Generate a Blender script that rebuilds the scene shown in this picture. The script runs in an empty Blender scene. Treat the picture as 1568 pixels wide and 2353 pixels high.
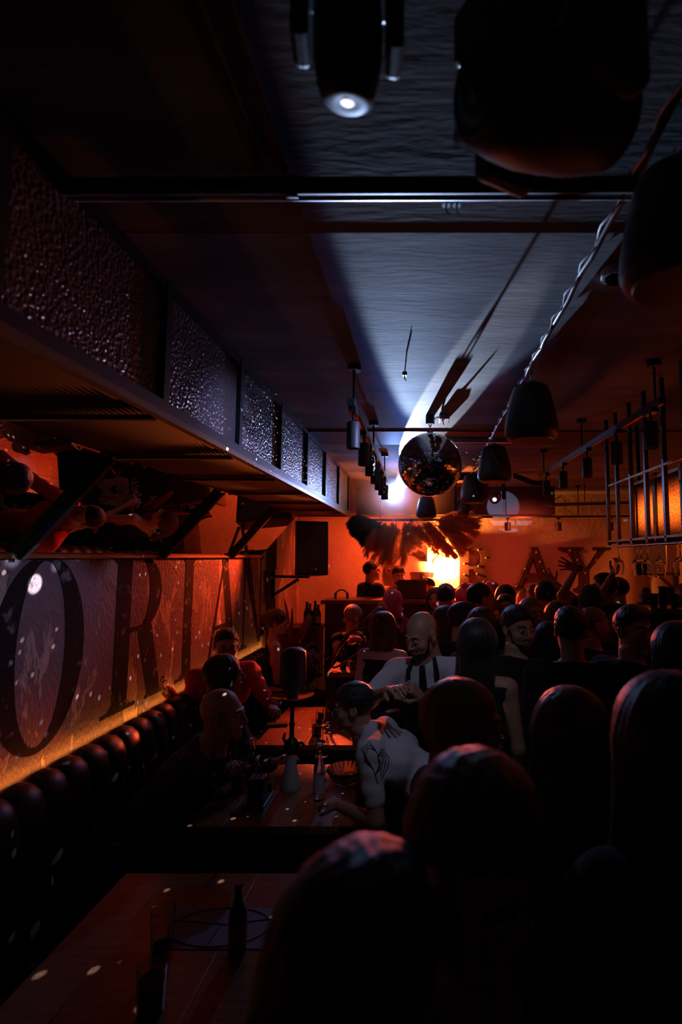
import bpy, math, random
import numpy as np
from mathutils import Vector, Matrix
random.seed(7)
SC = bpy.context.scene
COL = SC.collection
R = math.radians
# ---------------------------------------------------------------- camera
W_, H_, F_ = 1568, 2353, 1200.0
VPX, VPY = 980.0, 1280.0
CAM = Vector((0, 0, 2.05))
PITCH = math.atan((VPY - H_ / 2) / F_)
cd = bpy.data.cameras.new('camera'); cam = bpy.data.objects.new('camera', cd); COL.objects.link(cam)
cam.location = CAM; cam.rotation_euler = (R(90) + PITCH, 0, 0)
cd.sensor_fit = 'VERTICAL'; cd.sensor_height = 36.0; cd.sensor_width = 24.0
cd.lens = 36.0 * F_ / H_
cd.shift_x = -(VPX - W_ / 2) / H_
cd.clip_start = 0.05
cd.dof.use_dof = True; cd.dof.focus_distance = 3.4; cd.dof.aperture_fstop = 2.2
SC.camera = cam
SC.view_settings.view_transform = 'Standard'; SC.view_settings.look = 'None'
SC.view_settings.exposure = 0.0; SC.view_settings.gamma = 1.0
SC.view_settings.use_curve_mapping = False
SC.cycles.max_bounces = 6; SC.cycles.diffuse_bounces = 3; SC.cycles.glossy_bounces = 4
SC.cycles.transmission_bounces = 6; SC.cycles.transparent_max_bounces = 12
SC.cycles.volume_bounces = 0
SC.cycles.caustics_reflective = False; SC.cycles.caustics_refractive = False
SC.cycles.sample_clamp_indirect = 2.0
# ---------------------------------------------------------------- world and lights
wd = bpy.data.worlds.new('world'); SC.world = wd; wd.use_nodes = True
wd.node_tree.nodes['Background'].inputs[0].default_value = (0.25, 0.3, 0.6, 1)
wd.node_tree.nodes['Background'].inputs[1].default_value = 0.0008

def ray(px, py):
    x = (px - VPX) / F_; u = -(py - H_ / 2) / F_
    c, s = math.cos(PITCH), math.sin(PITCH)
    return Vector((x, c - u * s, u * c + s))
def onY(px, py, Y): d = ray(px, py); return CAM + d * (Y / d.y)
def onX(px, py, X): d = ray(px, py); return CAM + d * (X / d.x)
def onZ(px, py, Z): d = ray(px, py); return CAM + d * ((Z - CAM.z) / d.z)

def light(name, kind, loc, color, power, target=None, radius=0.03, spot=None, blend=0.2, size=None):
    ld = bpy.data.lights.new(name, kind); o = bpy.data.objects.new(name, ld); COL.objects.link(o)
    o.location = loc; ld.color = color; ld.energy = power
    if kind in ('POINT', 'SPOT'): ld.shadow_soft_size = radius
    if kind == 'SPOT': ld.spot_size = R(spot); ld.spot_blend = blend
    if kind == 'AREA':
        ld.shape = 'RECTANGLE'; ld.size, ld.size_y = size
    if target is not None:
        o.rotation_euler = (Vector(target) - Vector(loc)).to_track_quat('-Z', 'Y').to_euler()
    return o
CEIL = 3.0; XL = -1.885; XR = 3.3; YB = 7.8
LAMP = Vector((-0.3875, 6.2, 2.79))          # glowing moving head under the ceiling
def azel(az, el, L=10):
    a, e = R(az), R(el)
    return LAMP + Vector((math.sin(a) * math.cos(e), -math.cos(a) * math.cos(e), math.sin(e))) * L
LP = LAMP + Vector((0.02, -0.17, 0.0))
def half_gobo(o, lo, hi, floor):
    """fade the lower part of a beam, an added mask that keeps it off the crowd"""
    ld = o.data; ld.use_nodes = True; nt = ld.node_tree; em = nt.nodes['Emission']
    tc = nt.nodes.new('ShaderNodeTexCoord'); sp = nt.nodes.new('ShaderNodeSeparateXYZ'); mr = nt.nodes.new('ShaderNodeMapRange')
    nt.links.new(tc.outputs['Normal'], sp.inputs[0]); nt.links.new(sp.outputs[1], mr.inputs[0]); nt.links.new(mr.outputs[0], em.inputs['Strength'])
    mr.inputs[1].default_value = math.sin(R(lo)); mr.inputs[2].default_value = math.sin(R(hi)); mr.inputs[3].default_value = floor; mr.inputs[4].default_value = 1.0
half_gobo(light('stage_beam', 'SPOT', LP, (0.50, 0.68, 1.0), 1700, azel(7.5, -5.7), 0.010, 21.6, 0.10), 3, 7.5, 0.015)
half_gobo(light('stage_beam_fringe', 'SPOT', LP, (0.05, 0.20, 1.0), 330, azel(7.5, -5.7), 0.012, 23.6, 0.3), 3, 7.5, 0.015)
light('stage_beam_lobe', 'SPOT', LP, (0.75, 0.82, 1.0), 1500, azel(9.6, 7.2), 0.006, 9.4, 0.06)
light('stage_beam_halo', 'SPOT', LP, (0.22, 0.40, 1.0), 14, azel(4, -8), 0.03, 110, 0.9)
light('stage_lamp_glare', 'SPOT', LP, (0.12, 0.34, 1.0), 55, (-0.1, 0.0, 1.9), 0.02, 70, 1.0)
light('stage_beam_spill', 'SPOT', LP, (0.50, 0.50, 0.9), 55, (-1.2, 1.8, 2.5), 0.03, 20, 0.9)
STROBE = Vector((0.17, 7.70, 1.98))
ORANGE = (1.0, 0.085, 0.020)
light('strobe_forward', 'SPOT', STROBE + Vector((0, -0.02, 0)), ORANGE, 2600, STROBE + Vector((0.0, -3, -2.55)), 0.05, 82, 0.5)
light('strobe_core', 'SPOT', STROBE + Vector((0.02, -0.10, 0.0)), (1.0, 0.26, 0.04), 1100, (0.26, 7.8, 2.0), 0.05, 160, 0.9)
light('strobe_up', 'SPOT', STROBE + Vector((0.0, -0.03, 0.02)), (1.0, 0.16, 0.03), 420, (0.0, 6.4, 2.62), 0.05, 56, 0.6)
# warm washes added to brighten the rear wall and painted wall, no fixtures
light('back_wash', 'SPOT', (-0.3, 6.95, 2.55), ORANGE, 140, (-0.9, 7.8, 1.4), 0.1, 140, 0.6)
light('back_wash_b', 'SPOT', (1.3, 6.6, 2.60), (1.0, 0.09, 0.04), 22, (1.4, 7.8, 1.7), 0.1, 130, 0.7)
light('side_wash', 'SPOT', (-1.3, 5.55, 2.46), ORANGE, 230, (XL, 4.85, 1.98), 0.02, 66, 0.9)
light('rear_ring', 'SPOT', (0.72, 6.0, 2.66), (0.55, 0.62, 1.0), 60, onY(1172, 1168, YB), 0.004, 22, 0.05)
light('bar_lamp', 'SPOT', (2.3, 5.6, 2.4), (1.0, 0.16, 0.025), 75, (3.3, 7.0, 1.3), 0.08, 90, 0.6)
light('bar_glass_lamp', 'AREA', (1.76, 2.95, 2.355), (1.0, 0.2, 0.03), 5, (1.5, 2.95, 2.355), size=(1.5, 0.12)).data.spread = R(56)
light('pink_spot', 'SPOT', (1.6, 6.6, 2.7), (1.0, 0.06, 0.35), 30, (0.25, 5.4, 1.7), 0.03, 26, 0.4)
light('table_pink', 'SPOT', (0.9, 5.9, 2.8), (1.0, 0.08, 0.40), 30, (-0.30, 4.9, 1.3), 0.03, 20, 0.5)
# cool spill over the near side of the painted wall
light('cool_wall_wash', 'SPOT', (0.35, 2.3, 2.85), (0.42, 0.50, 1.0), 46, (XL, 2.5, 2.1), 0.03, 46, 0.9)
light('cool_wall_dot', 'SPOT', (0.1, 3.2, 2.6), (0.7, 0.8, 1.0), 1500, onX(80, 1342, XL), 0.004, 2.6, 0.5)
light('cool_wall_dot_b', 'SPOT', (0.1, 3.2, 2.6), (0.45, 0.6, 1.0), 300, onX(30, 1285, XL), 0.01, 2.4, 0.9)
light('cool_wall_dot_c', 'SPOT', (0.1, 3.2, 2.6), (0.45, 0.6, 1.0), 300, onX(128, 1300, XL), 0.01, 2.0, 0.9)
light('cool_table_spot', 'SPOT', (0.12, 1.55, 2.9), (0.62, 0.68, 1.0), 13, (0.02, 2.9, 1.25), 0.05, 46, 0.9)  # added cool fill for the white shirts, no fixture hangs here
light('table_warm_fill', 'SPOT', (-1.0, 5.72, 2.3), ORANGE, 230, (-0.78, 4.15, 0.77), 0.03, 28, 0.8)  # added warm fill for the orange glare on table and glasses
# ---------------------------------------------------------------- materials
def newmat(name):
    m = bpy.data.materials.new(name); m.use_nodes = True
    nt = m.node_tree; b = nt.nodes['Principled BSDF']
    return m, nt, b
def setp(b, **k):
    for n, v in k.items():
        n = {'base': 'Base Color', 'rough': 'Roughness', 'metal': 'Metallic', 'spec': 'Specular IOR Level', 'trans': 'Transmission Weight', 'ior': 'IOR',
             'emit': 'Emission Color', 'es': 'Emission Strength', 'sheen': 'Sheen Weight', 'alpha': 'Alpha', 'coat': 'Coat Weight', 'sss': 'Subsurface Weight'}[n]
        b.inputs[n].default_value = v
def rgb(h):
    return (h[0], h[1], h[2], 1)
def nd(nt, t, **k):
    n = nt.nodes.new(t)
    for a, v in k.items():
        if a.startswith('i_'): n.inputs[int(a[2:])].default_value = v
        else: setattr(n, a, v)
    return n
def mat(name, c, rough=0.5, metal=0.0, bump=0.0, bscale=40.0, var=0.0, vscale=6.0, stretch=(1, 1, 1), c2=None, spec=0.5, sheen=0.0, **kw):
    m, nt, b = newmat(name); setp(b, base=rgb(c), rough=rough, metal=metal, spec=spec, sheen=sheen, **kw)
    L = nt.links
    tc = nd(nt, 'ShaderNodeTexCoord'); mp = nd(nt, 'ShaderNodeMapping'); mp.inputs['Scale'].default_value = stretch
    L.new(tc.outputs['Object'], mp.inputs[0])
    if c2 is not None or var:
        n = nd(nt, 'ShaderNodeTexNoise'); n.inputs['Scale'].default_value = vscale; n.inputs['Detail'].default_value = 5
        L.new(mp.outputs[0], n.inputs['Vector'])
        cr = nd(nt, 'ShaderNodeValToRGB'); cr.color_ramp.elements[0].position = 0.38; cr.color_ramp.elements[1].position = 0.62
        cr.color_ramp.elements[0].color = rgb(c); cr.color_ramp.elements[1].color = rgb(c2 if c2 else [min(1, x * (1 + var)) for x in c])
        L.new(n.outputs['Fac'], cr.inputs[0]); L.new(cr.outputs[0], b.inputs['Base Color'])
    if bump:
        n2 = nd(nt, 'ShaderNodeTexNoise'); n2.inputs['Scale'].default_value = bscale; n2.inputs['Detail'].default_value = 4
        L.new(mp.outputs[0], n2.inputs['Vector'])
        bp = nd(nt, 'ShaderNodeBump'); bp.inputs['Strength'].default_value = bump; bp.inputs['Distance'].default_value = 0.01
        L.new(n2.outputs['Fac'], bp.inputs['Height']); L.new(bp.outputs[0], b.inputs['Normal'])
    return m
def emis(name, c, s):
    m, nt, b = newmat(name); setp(b, base=(0, 0, 0, 1), emit=rgb(c), es=s); return m
def plaster(name, ca, cb, cc, sc=1.6, bumpk=0.35, stretch=(1, 1, 1), thr=(0.45, 0.55), rough=0.65):
    m, nt, b = newmat(name); L = nt.links; setp(b, rough=rough, spec=0.35)
    tc = nd(nt, 'ShaderNodeTexCoord'); mp = nd(nt, 'ShaderNodeMapping'); mp.inputs['Scale'].default_value = stretch
    L.new(tc.outputs['Object'], mp.inputs[0])
    n1 = nd(nt, 'ShaderNodeTexNoise'); n1.inputs['Scale'].default_value = sc; n1.inputs['Detail'].default_value = 9; n1.inputs['Roughness'].default_value = 0.62; n1.inputs['Distortion'].default_value = 0.4
    n2 = nd(nt, 'ShaderNodeTexNoise'); n2.inputs['Scale'].default_value = sc * 0.5; n2.inputs['Detail'].default_value = 4
    n3 = nd(nt, 'ShaderNodeTexNoise'); n3.inputs['Scale'].default_value = sc * 14; n3.inputs['Detail'].default_value = 6
    for n in (n1, n2, n3): L.new(mp.outputs[0], n.inputs['Vector'])
    r1 = nd(nt, 'ShaderNodeMapRange'); r1.inputs[1].default_value = thr[0]; r1.inputs[2].default_value = thr[1]
    L.new(n1.outputs['Fac'], r1.inputs[0])
    m1 = nd(nt, 'ShaderNodeMix', data_type='RGBA'); m1.inputs[6].default_value = rgb(ca); m1.inputs[7].default_value = rgb(cb)
    L.new(r1.outputs[0], m1.inputs[0])
    r2 = nd(nt, 'ShaderNodeMapRange'); r2.inputs[1].default_value = 0.5; r2.inputs[2].default_value = 0.7
    L.new(n2.outputs['Fac'], r2.inputs[0])
    m2 = nd(nt, 'ShaderNodeMix', data_type='RGBA'); m2.inputs[7].default_value = rgb(cc)
    L.new(r2.outputs[0], m2.inputs[0]); L.new(m1.outputs[2], m2.inputs[6]); L.new(m2.outputs[2], b.inputs['Base Color'])
    ad = nd(nt, 'ShaderNodeMath', operation='ADD'); L.new(r1.outputs[0], ad.inputs[0]); L.new(n3.outputs['Fac'], ad.inputs[1])
    bp = nd(nt, 'ShaderNodeBump'); bp.inputs['Strength'].default_value = bumpk; bp.inputs['Distance'].default_value = 0.02
    L.new(ad.outputs[0], bp.inputs['Height']); L.new(bp.outputs[0], b.inputs['Normal'])
    return m
M = {}
M['ceiling'] = plaster('ceiling_paint', (0.17, 0.175, 0.19), (0.36, 0.365, 0.38), (0.10, 0.105, 0.12), 1.5, 0.03, (0.6, 2.6, 1), (0.38, 0.62), 0.7)
M['leftwall'] = plaster('distressed_plaster', (0.20, 0.12, 0.125), (0.50, 0.33, 0.26), (0.24, 0.16, 0.15), 2.2, 0.8, (1, 2.2, 0.9), (0.53, 0.56), 0.55)
M['backwall'] = plaster('back_plaster', (0.52, 0.40, 0.34), (0.44, 0.33, 0.28), (0.36, 0.27, 0.23), 1.3, 0.3, (1, 1, 1), (0.4, 0.6), 0.75)
M['floor'] = mat('floor_boards', (0.035, 0.024, 0.02), 0.45, bump=0.1, var=0.5)
M['darkpaint'] = mat('dark_wall_paint', (0.05, 0.045, 0.05), 0.7, bump=0.1, var=0.3)
M['letterpaint'] = None
m, nt, b = newmat('worn_letter_paint'); L = nt.links
tc = nd(nt, 'ShaderNodeTexCoord'); n = nd(nt, 'ShaderNodeTexNoise'); n.inputs['Scale'].default_value = 9; n.inputs['Detail'].default_value = 9; n.inputs['Roughness'].default_value = 0.65
L.new(tc.outputs['Object'], n.inputs['Vector']); cr = nd(nt, 'ShaderNodeValToRGB')
cr.color_ramp.elements[0].position = 0.57; cr.color_ramp.elements[0].color = (0.012, 0.008, 0.008, 1); cr.color_ramp.elements[1].position = 0.66; cr.color_ramp.elements[1].color = (0.20, 0.14, 0.13, 1)
e = cr.color_ramp.elements.new(0.40); e.color = (0.02, 0.011, 0.01, 1)
L.new(n.outputs['Fac'], cr.inputs[0]); L.new(cr.outputs[0], b.inputs['Base Color']); setp(b, rough=0.8, spec=0.12)
M['letterpaint'] = m
M['black'] = mat('black_metal', (0.012, 0.012, 0.014), 0.35, spec=0.5)
M['blackmatte'] = mat('black_plastic', (0.045, 0.047, 0.055), 0.45, bump=0.15, bscale=300)
M['steel'] = mat('galvanised_steel', (0.5, 0.5, 0.52), 0.35, metal=1.0)
M['chrome'] = mat('chrome', (0.85, 0.85, 0.88), 0.08, metal=1.0)
M['cabframe'] = mat('dark_blue_frame', (0.022, 0.024, 0.03), 0.5, spec=0.4)
M['rail'] = mat('brass_rail', (0.22, 0.12, 0.05), 0.45, metal=0.8, bump=0.1, bscale=60)
M['bezel'] = mat('grey_bezel', (0.25, 0.26, 0.3), 0.5)
M['mirror'] = mat('mirror_glass', (0.86, 0.86, 0.86), 0.015, metal=1.0)
M['leather'] = mat('black_leather', (0.014, 0.010, 0.010), 0.4, bump=0.12, bscale=180, spec=0.4)
M['wood'] = mat('oiled_wood', (0.24, 0.10, 0.05), 0.27, bump=0.12, bscale=30, c2=(0.30, 0.14, 0.07), vscale=7, stretch=(1, 14, 1))
M['woodx'] = mat('oiled_wood_cross', (0.20, 0.085, 0.04), 0.34, bump=0.12, bscale=30, c2=(0.30, 0.14, 0.07), vscale=7, stretch=(14, 1, 1))
M['booth'] = mat('booth_wood', (0.07, 0.03, 0.025), 0.5, bump=0.1, bscale=30, c2=(0.09, 0.04, 0.03), stretch=(1, 1, 8))
M['glass'] = None
m, nt, b = newmat('clear_glass'); setp(b, base=(1, 1, 1, 1), rough=0.02, trans=1.0, ior=1.45); M['glass'] = m
m, nt, b = newmat('dark_bottle_glass'); setp(b, base=(0.02, 0.05, 0.02, 1), rough=0.05, spec=0.8); M['dglass'] = m
m, nt, b = newmat('amber_drink'); setp(b, base=(0.55, 0.18, 0.04, 1), rough=0.05, trans=0.8, ior=1.33); M['drink'] = m
M['liquor'] = mat('dark_drink', (0.02, 0.008, 0.006), 0.1)
M['paper'] = mat('paper', (0.62, 0.58, 0.56), 0.6)
M['label'] = mat('bottle_label', (0.5, 0.45, 0.42), 0.6)
M['white'] = mat('white_plastic', (0.7, 0.7, 0.72), 0.4)
M['letterbody'] = mat('marquee_metal', (0.05, 0.022, 0.02), 0.8, bump=0.1, var=0.4, spec=0.08)
M['bulb'] = mat('unlit_bulb', (0.25, 0.16, 0.12), 0.25, spec=0.5)
M['lens'] = emis('lit_lens', (0.9, 0.93, 1.0), 1.4)
M['lampcore'] = emis('lamp_core', (1.0, 0.97, 0.9), 45)
M['strobecore'] = emis('strobe_core', (1.0, 0.55, 0.2), 60)
M['led'] = emis('amber_led', (1.0, 0.36, 0.05), 1.5)
# hammered glass: pebbled glass, faces lit by the room
def hammered(name, c, rough, scale, strength, trans=0.0, c2=None):
    m, nt, b = newmat(name); L = nt.links; setp(b, base=rgb(c), rough=rough, spec=0.6, trans=trans)
    tc = nd(nt, 'ShaderNodeTexCoord'); v = nd(nt, 'ShaderNodeTexVoronoi'); v.feature = 'SMOOTH_F1'; v.inputs['Scale'].default_value = scale
    L.new(tc.outputs['Object'], v.inputs['Vector']); n = nd(nt, 'ShaderNodeTexNoise'); n.inputs['Scale'].default_value = scale * 0.7
    L.new(tc.outputs['Object'], n.inputs['Vector'])
    ad = nd(nt, 'ShaderNodeMath', operation='ADD'); L.new(v.outputs['Distance'], ad.inputs[0]); L.new(n.outputs['Fac'], ad.inputs[1])
    bp = nd(nt, 'ShaderNodeBump'); bp.inputs['Strength'].default_value = strength; bp.inputs['Distance'].default_value = 0.006
    L.new(ad.outputs[0], bp.inputs['Height']); L.new(bp.outputs[0], b.inputs['Normal'])
    return m
M['hammer'] = hammered('hammered_glass', (0.16, 0.12, 0.13), 0.28, 85, 1.0)
def translucent(name, c, c2=None, w=0.5):
    m = bpy.data.materials.new(name); m.use_nodes = True; nt = m.node_tree; nt.nodes.clear(); L = nt.links
    o = nd(nt, 'ShaderNodeOutputMaterial'); d = nd(nt, 'ShaderNodeBsdfDiffuse'); t = nd(nt, 'ShaderNodeBsdfTranslucent'); mx = nd(nt, 'ShaderNodeMixShader')
    d.inputs[0].default_value = rgb(c); t.inputs[0].default_value = rgb(c2 or c); mx.inputs[0].default_value = w
    L.new(d.outputs[0], mx.inputs[1]); L.new(t.outputs[0], mx.inputs[2]); L.new(mx.outputs[0], o.inputs[0]); return m
def pebbled(name, c, scale):
    m = translucent(name, c, c, 0.75); nt = m.node_tree; L = nt.links
    tc = nd(nt, 'ShaderNodeTexCoord'); v = nd(nt, 'ShaderNodeTexVoronoi'); v.inputs['Scale'].default_value = scale; L.new(tc.outputs['Object'], v.inputs['Vector'])
    cr = nd(nt, 'ShaderNodeValToRGB'); cr.color_ramp.elements[0].color = rgb(c); cr.color_ramp.elements[1].color = rgb([q * 0.25 for q in c]); cr.color_ramp.elements[0].position = 0.2; cr.color_ramp.elements[1].position = 0.7
    L.new(v.outputs['Distance'], cr.inputs[0])
    for n in list(nt.nodes):
        if n.type in ('BSDF_DIFFUSE', 'BSDF_TRANSLUCENT'): L.new(cr.outputs[0], n.inputs[0])
    return m
M['amberglass'] = pebbled('amber_pebbled_glass', (0.9, 0.55, 0.3), 130)
M['plume'] = translucent('pampas_fibre', (0.5, 0.27, 0.2), (0.85, 0.5, 0.36), 0.65)
M['plumedark'] = translucent('dark_feather', (0.03, 0.012, 0.015), None, 0.2)
M['redleaf'] = translucent('red_dried_leaf', (0.35, 0.06, 0.05), None, 0.4)
M['blossom'] = translucent('pale_blossom', (0.65, 0.5, 0.75), None, 0.3)
M['stem'] = mat('dark_stem', (0.03, 0.03, 0.02), 0.6)
M['hose'] = mat('ribbed_hose', (0.14, 0.035, 0.03), 0.5)
SKIN = {'a': (0.52, 0.30, 0.22), 'b': (0.42, 0.22, 0.15), 'c': (0.60, 0.38, 0.30)}
for k, c in SKIN.items(): M['skin_' + k] = mat('skin_' + k, c, 0.48, bump=0.05, bscale=160, var=0.12, vscale=20, spec=0.45)
M['eye'] = mat('eye', (0.55, 0.5, 0.48), 0.1); M['iris'] = mat('iris', (0.02, 0.012, 0.01), 0.08)
M['lip'] = mat('lip', (0.38, 0.12, 0.10), 0.4); M['brow'] = mat('brow', (0.03, 0.018, 0.012), 0.7)
def hairmat(name, c, c2):
    m, nt, b = newmat(name); L = nt.links; setp(b, rough=0.48, spec=0.35, sheen=0.12)
    tc = nd(nt, 'ShaderNodeTexCoord'); mp = nd(nt, 'ShaderNodeMapping'); mp.inputs['Scale'].default_value = (260, 260, 9)
    L.new(tc.outputs['Object'], mp.inputs[0]); n = nd(nt, 'ShaderNodeTexNoise'); n.inputs['Scale'].default_value = 1; n.inputs['Detail'].default_value = 3
    L.new(mp.outputs[0], n.inputs['Vector']); cr = nd(nt, 'ShaderNodeValToRGB'); cr.color_ramp.elements[0].position = 0.35; cr.color_ramp.elements[1].position = 0.68
    cr.color_ramp.elements[0].color = rgb(c); cr.color_ramp.elements[1].color = rgb(c2); L.new(n.outputs['Fac'], cr.inputs[0]); L.new(cr.outputs[0], b.inputs['Base Color'])
    bp = nd(nt, 'ShaderNodeBump'); bp.inputs['Strength'].default_value = 0.6; bp.inputs['Distance'].default_value = 0.003
    L.new(n.outputs['Fac'], bp.inputs['Height']); L.new(bp.outputs[0], b.inputs['Normal']); return m
M['hair_black'] = hairmat('black_hair', (0.008, 0.006, 0.006), (0.025, 0.018, 0.016))
M['hair_brown'] = hairmat('brown_hair', (0.04, 0.018, 0.01), (0.10, 0.045, 0.025))
M['hair_blonde'] = hairmat('blonde_hair', (0.20, 0.11, 0.06), (0.50, 0.33, 0.20))
M['hair_grey'] = hairmat('grey_hair', (0.12, 0.10, 0.09), (0.25, 0.22, 0.20))
M['hair_pink'] = hairmat('pink_hair', (0.45, 0.04, 0.16), (0.7, 0.10, 0.28))
def cloth(name, c, **k): M[name] = mat(name, c, 0.85, bump=0.25, bscale=140, spec=0.2, sheen=0.1, **k)
cloth('cloth_black', (0.012, 0.012, 0.014)); cloth('cloth_navy', (0.02, 0.025, 0.045)); cloth('cloth_white', (0.62, 0.60, 0.64))
cloth('cloth_red', (0.55, 0.05, 0.03)); cloth('cloth_brown', (0.06, 0.04, 0.03)); cloth('cloth_cream', (0.5, 0.42, 0.36)); cloth('cloth_pink', (0.6, 0.12, 0.25))
cloth('cloth_plaid', (0.045, 0.03, 0.026), c2=(0.085, 0.06, 0.05), vscale=30); cloth('cloth_denim', (0.03, 0.035, 0.06)); cloth('cloth_wine', (0.12, 0.02, 0.03)); cloth('cloth_blue', (0.12, 0.16, 0.28))

# ---------------------------------------------------------------- mesh building
class MB:
    def __init__(s): s.v = []; s.f = []
    def add(s, v, f):
        n = len(s.v); s.v += [tuple(p) for p in v]; s.f += [tuple(i + n for i in q) for q in f]; return s
    def box(s, lo, hi, m=None):
        (a, b, c), (d, e, g) = lo, hi
        v = [(a, b, c), (d, b, c), (d, e, c), (a, e, c), (a, b, g), (d, b, g), (d, e, g), (a, e, g)]
        if m is not None: v = [m @ Vector(p) for p in v]
        return s.add(v, [(0, 3, 2, 1), (4, 5, 6, 7), (0, 1, 5, 4), (1, 2, 6, 5), (2, 3, 7, 6), (3, 0, 4, 7)])
    def bar(s, a, b, w, h=None, up=(0, 0, 1)):
        a, b = Vector(a), Vector(b); h = h or w; d = (b - a).normalized(); up = Vector(up)
        if abs(d.dot(up)) > 0.98: up = Vector((0, 1, 0)) if abs(d.y) < 0.9 else Vector((1, 0, 0))
        x = d.cross(up).normalized() * w / 2; z = x.cross(d).normalized() * h / 2
        v = [a - x - z, a + x - z, a + x + z, a - x + z, b - x - z, b + x - z, b + x + z, b - x + z]
        return s.add(v, [(0, 1, 2, 3), (7, 6, 5, 4), (4, 5, 1, 0), (5, 6, 2, 1), (6, 7, 3, 2), (7, 4, 0, 3)])
    def tube(s, pts, r, n=10, closed=False, caps=True):
        pts = [Vector(p) for p in pts]; N = len(pts); rs = r if isinstance(r, (list, tuple)) else [r] * N
        ref = Vector((0, 0, 1)); rings = []
        for i, p in enumerate(pts):
            if closed: t = pts[(i + 1) % N] - pts[i - 1]
            else: t = pts[min(i + 1, N - 1)] - pts[max(i - 1, 0)]
            t.normalize()
            if abs(t.dot(ref)) > 0.97: ref = Vector((1, 0, 0)) if abs(t.x) < 0.9 else Vector((0, 1, 0))
            u = (ref - t * ref.dot(t)).normalized(); w = t.cross(u); ref = u
            rings.append([p + (u * math.cos(2 * math.pi * k / n) + w * math.sin(2 * math.pi * k / n)) * rs[i] for k in range(n)])
        v = [q for rg in rings for q in rg]; f = []
        for i in range(N if closed else N - 1):
            j = (i + 1) % N
            for k in range(n): l = (k + 1) % n; f.append((i * n + k, i * n + l, j * n + l, j * n + k))
        if caps and not closed: f.append(tuple(reversed(range(n)))); f.append(tuple((N - 1) * n + k for k in range(n)))
        return s.add(v, f)
    def cyl(s, a, b, r, r2=None, n=20): return s.tube([a, b], [r, r if r2 is None else r2], n)
    def lathe(s, prof, c=(0, 0, 0), n=24, axis=None):
        v = []; f = []; c = Vector(c); q = None if axis is None else Vector((0, 0, 1)).rotation_difference(Vector(axis))
        P = len(prof)
        for r, z in prof:
            for k in range(n):
                a = 2 * math.pi * k / n; p = Vector((r * math.cos(a), r * math.sin(a), z))
                if q: p = q @ p
                v.append(c + p)
        for i in range(P - 1):
            for k in range(n): l = (k + 1) % n; f.append((i * n + k, i * n + l, (i + 1) * n + l, (i + 1) * n + k))
        if prof[0][0] > 1e-6: f.append(tuple(reversed(range(n))))
        if prof[-1][0] > 1e-6: f.append(tuple((P - 1) * n + k for k in range(n)))
        return s.add(v, f)
    def prism(s, poly, place, t0, t1):
        n = len(poly); v = [place(u, w, t0) for u, w in poly] + [place(u, w, t1) for u, w in poly]
        f = [tuple(range(n - 1, -1, -1)), tuple(range(n, 2 * n))] + [(i, (i + 1) % n, (i + 1) % n + n, i + n) for i in range(n)]
        return s.add(v, f)
    def build(s, name, m, parent=None, smooth=False, bevel=0.0, origin=None, keep=None):
        me = bpy.data.meshes.new(name); v = s.v
        if origin is not None: v = [(p[0] - origin[0], p[1] - origin[1], p[2] - origin[2]) for p in v]
        me.from_pydata(v, [], s.f); me.validate()
        import bmesh
        bm = bmesh.new(); bm.from_mesh(me); bmesh.ops.recalc_face_normals(bm, faces=bm.faces); bm.to_mesh(me); bm.free()
        me.materials.append(m if not isinstance(m, str) else M[m])
        o = bpy.data.objects.new(name, me); COL.objects.link(o)
        if origin is not None: o.location = origin
        if smooth:
            me.polygons.foreach_set('use_smooth', [True] * len(me.polygons))
            me.set_sharp_from_angle(angle=R(50))
        if bevel:
            md = o.modifiers.new('bevel', 'BEVEL'); md.width = bevel; md.segments = 2; md.limit_method = 'ANGLE'
        if parent is not None:
            o.parent = parent; w = Vector(); p = parent
            while p is not None:
                if not p.get('_local'): w += p.location
                p = p.parent
            o.location = (Vector(origin) if origin is not None else Vector()) - w
        return o
# children built in world coordinates under a parent without rotation: offset by -parent.location; parents flagged '_local' take local coordinates
def tag(o, label=None, cat=None, group=None, kind=None):
    for k, v in (('label', label), ('category', cat), ('group', group), ('kind', kind)):
        if v: o[k] = v
    return o
LOCALS = []
def thing(name, label, cat, loc=(0, 0, 0), rz=0.0, group=None, local=False, kind=None):
    o = bpy.data.objects.new(name, None); COL.objects.link(o); o.location = loc; o.rotation_euler = (0, 0, rz); o.empty_display_size = 0.05
    if local: o['_local'] = 1; LOCALS.append(o)
    return tag(o, label, cat, group, kind)
def struct(name, mb, m, **k): return tag(mb.build(name, m, **k), kind='structure')
def copy_tree(root, loc, rz=None, label=None, group=None, scale=None):
    r = root.copy(); COL.objects.link(r); r.location = loc
    if rz is not None: r.rotation_euler = (0, 0, rz)
    if scale: r.scale = (scale,) * 3
    if label: r['label'] = label
    if group: r['group'] = group
    for ch in list(root.children):
        c = ch.copy(); COL.objects.link(c); c.parent = r
        for g in list(ch.children):
            d = g.copy(); COL.objects.link(d); d.parent = c
    return r
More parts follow.
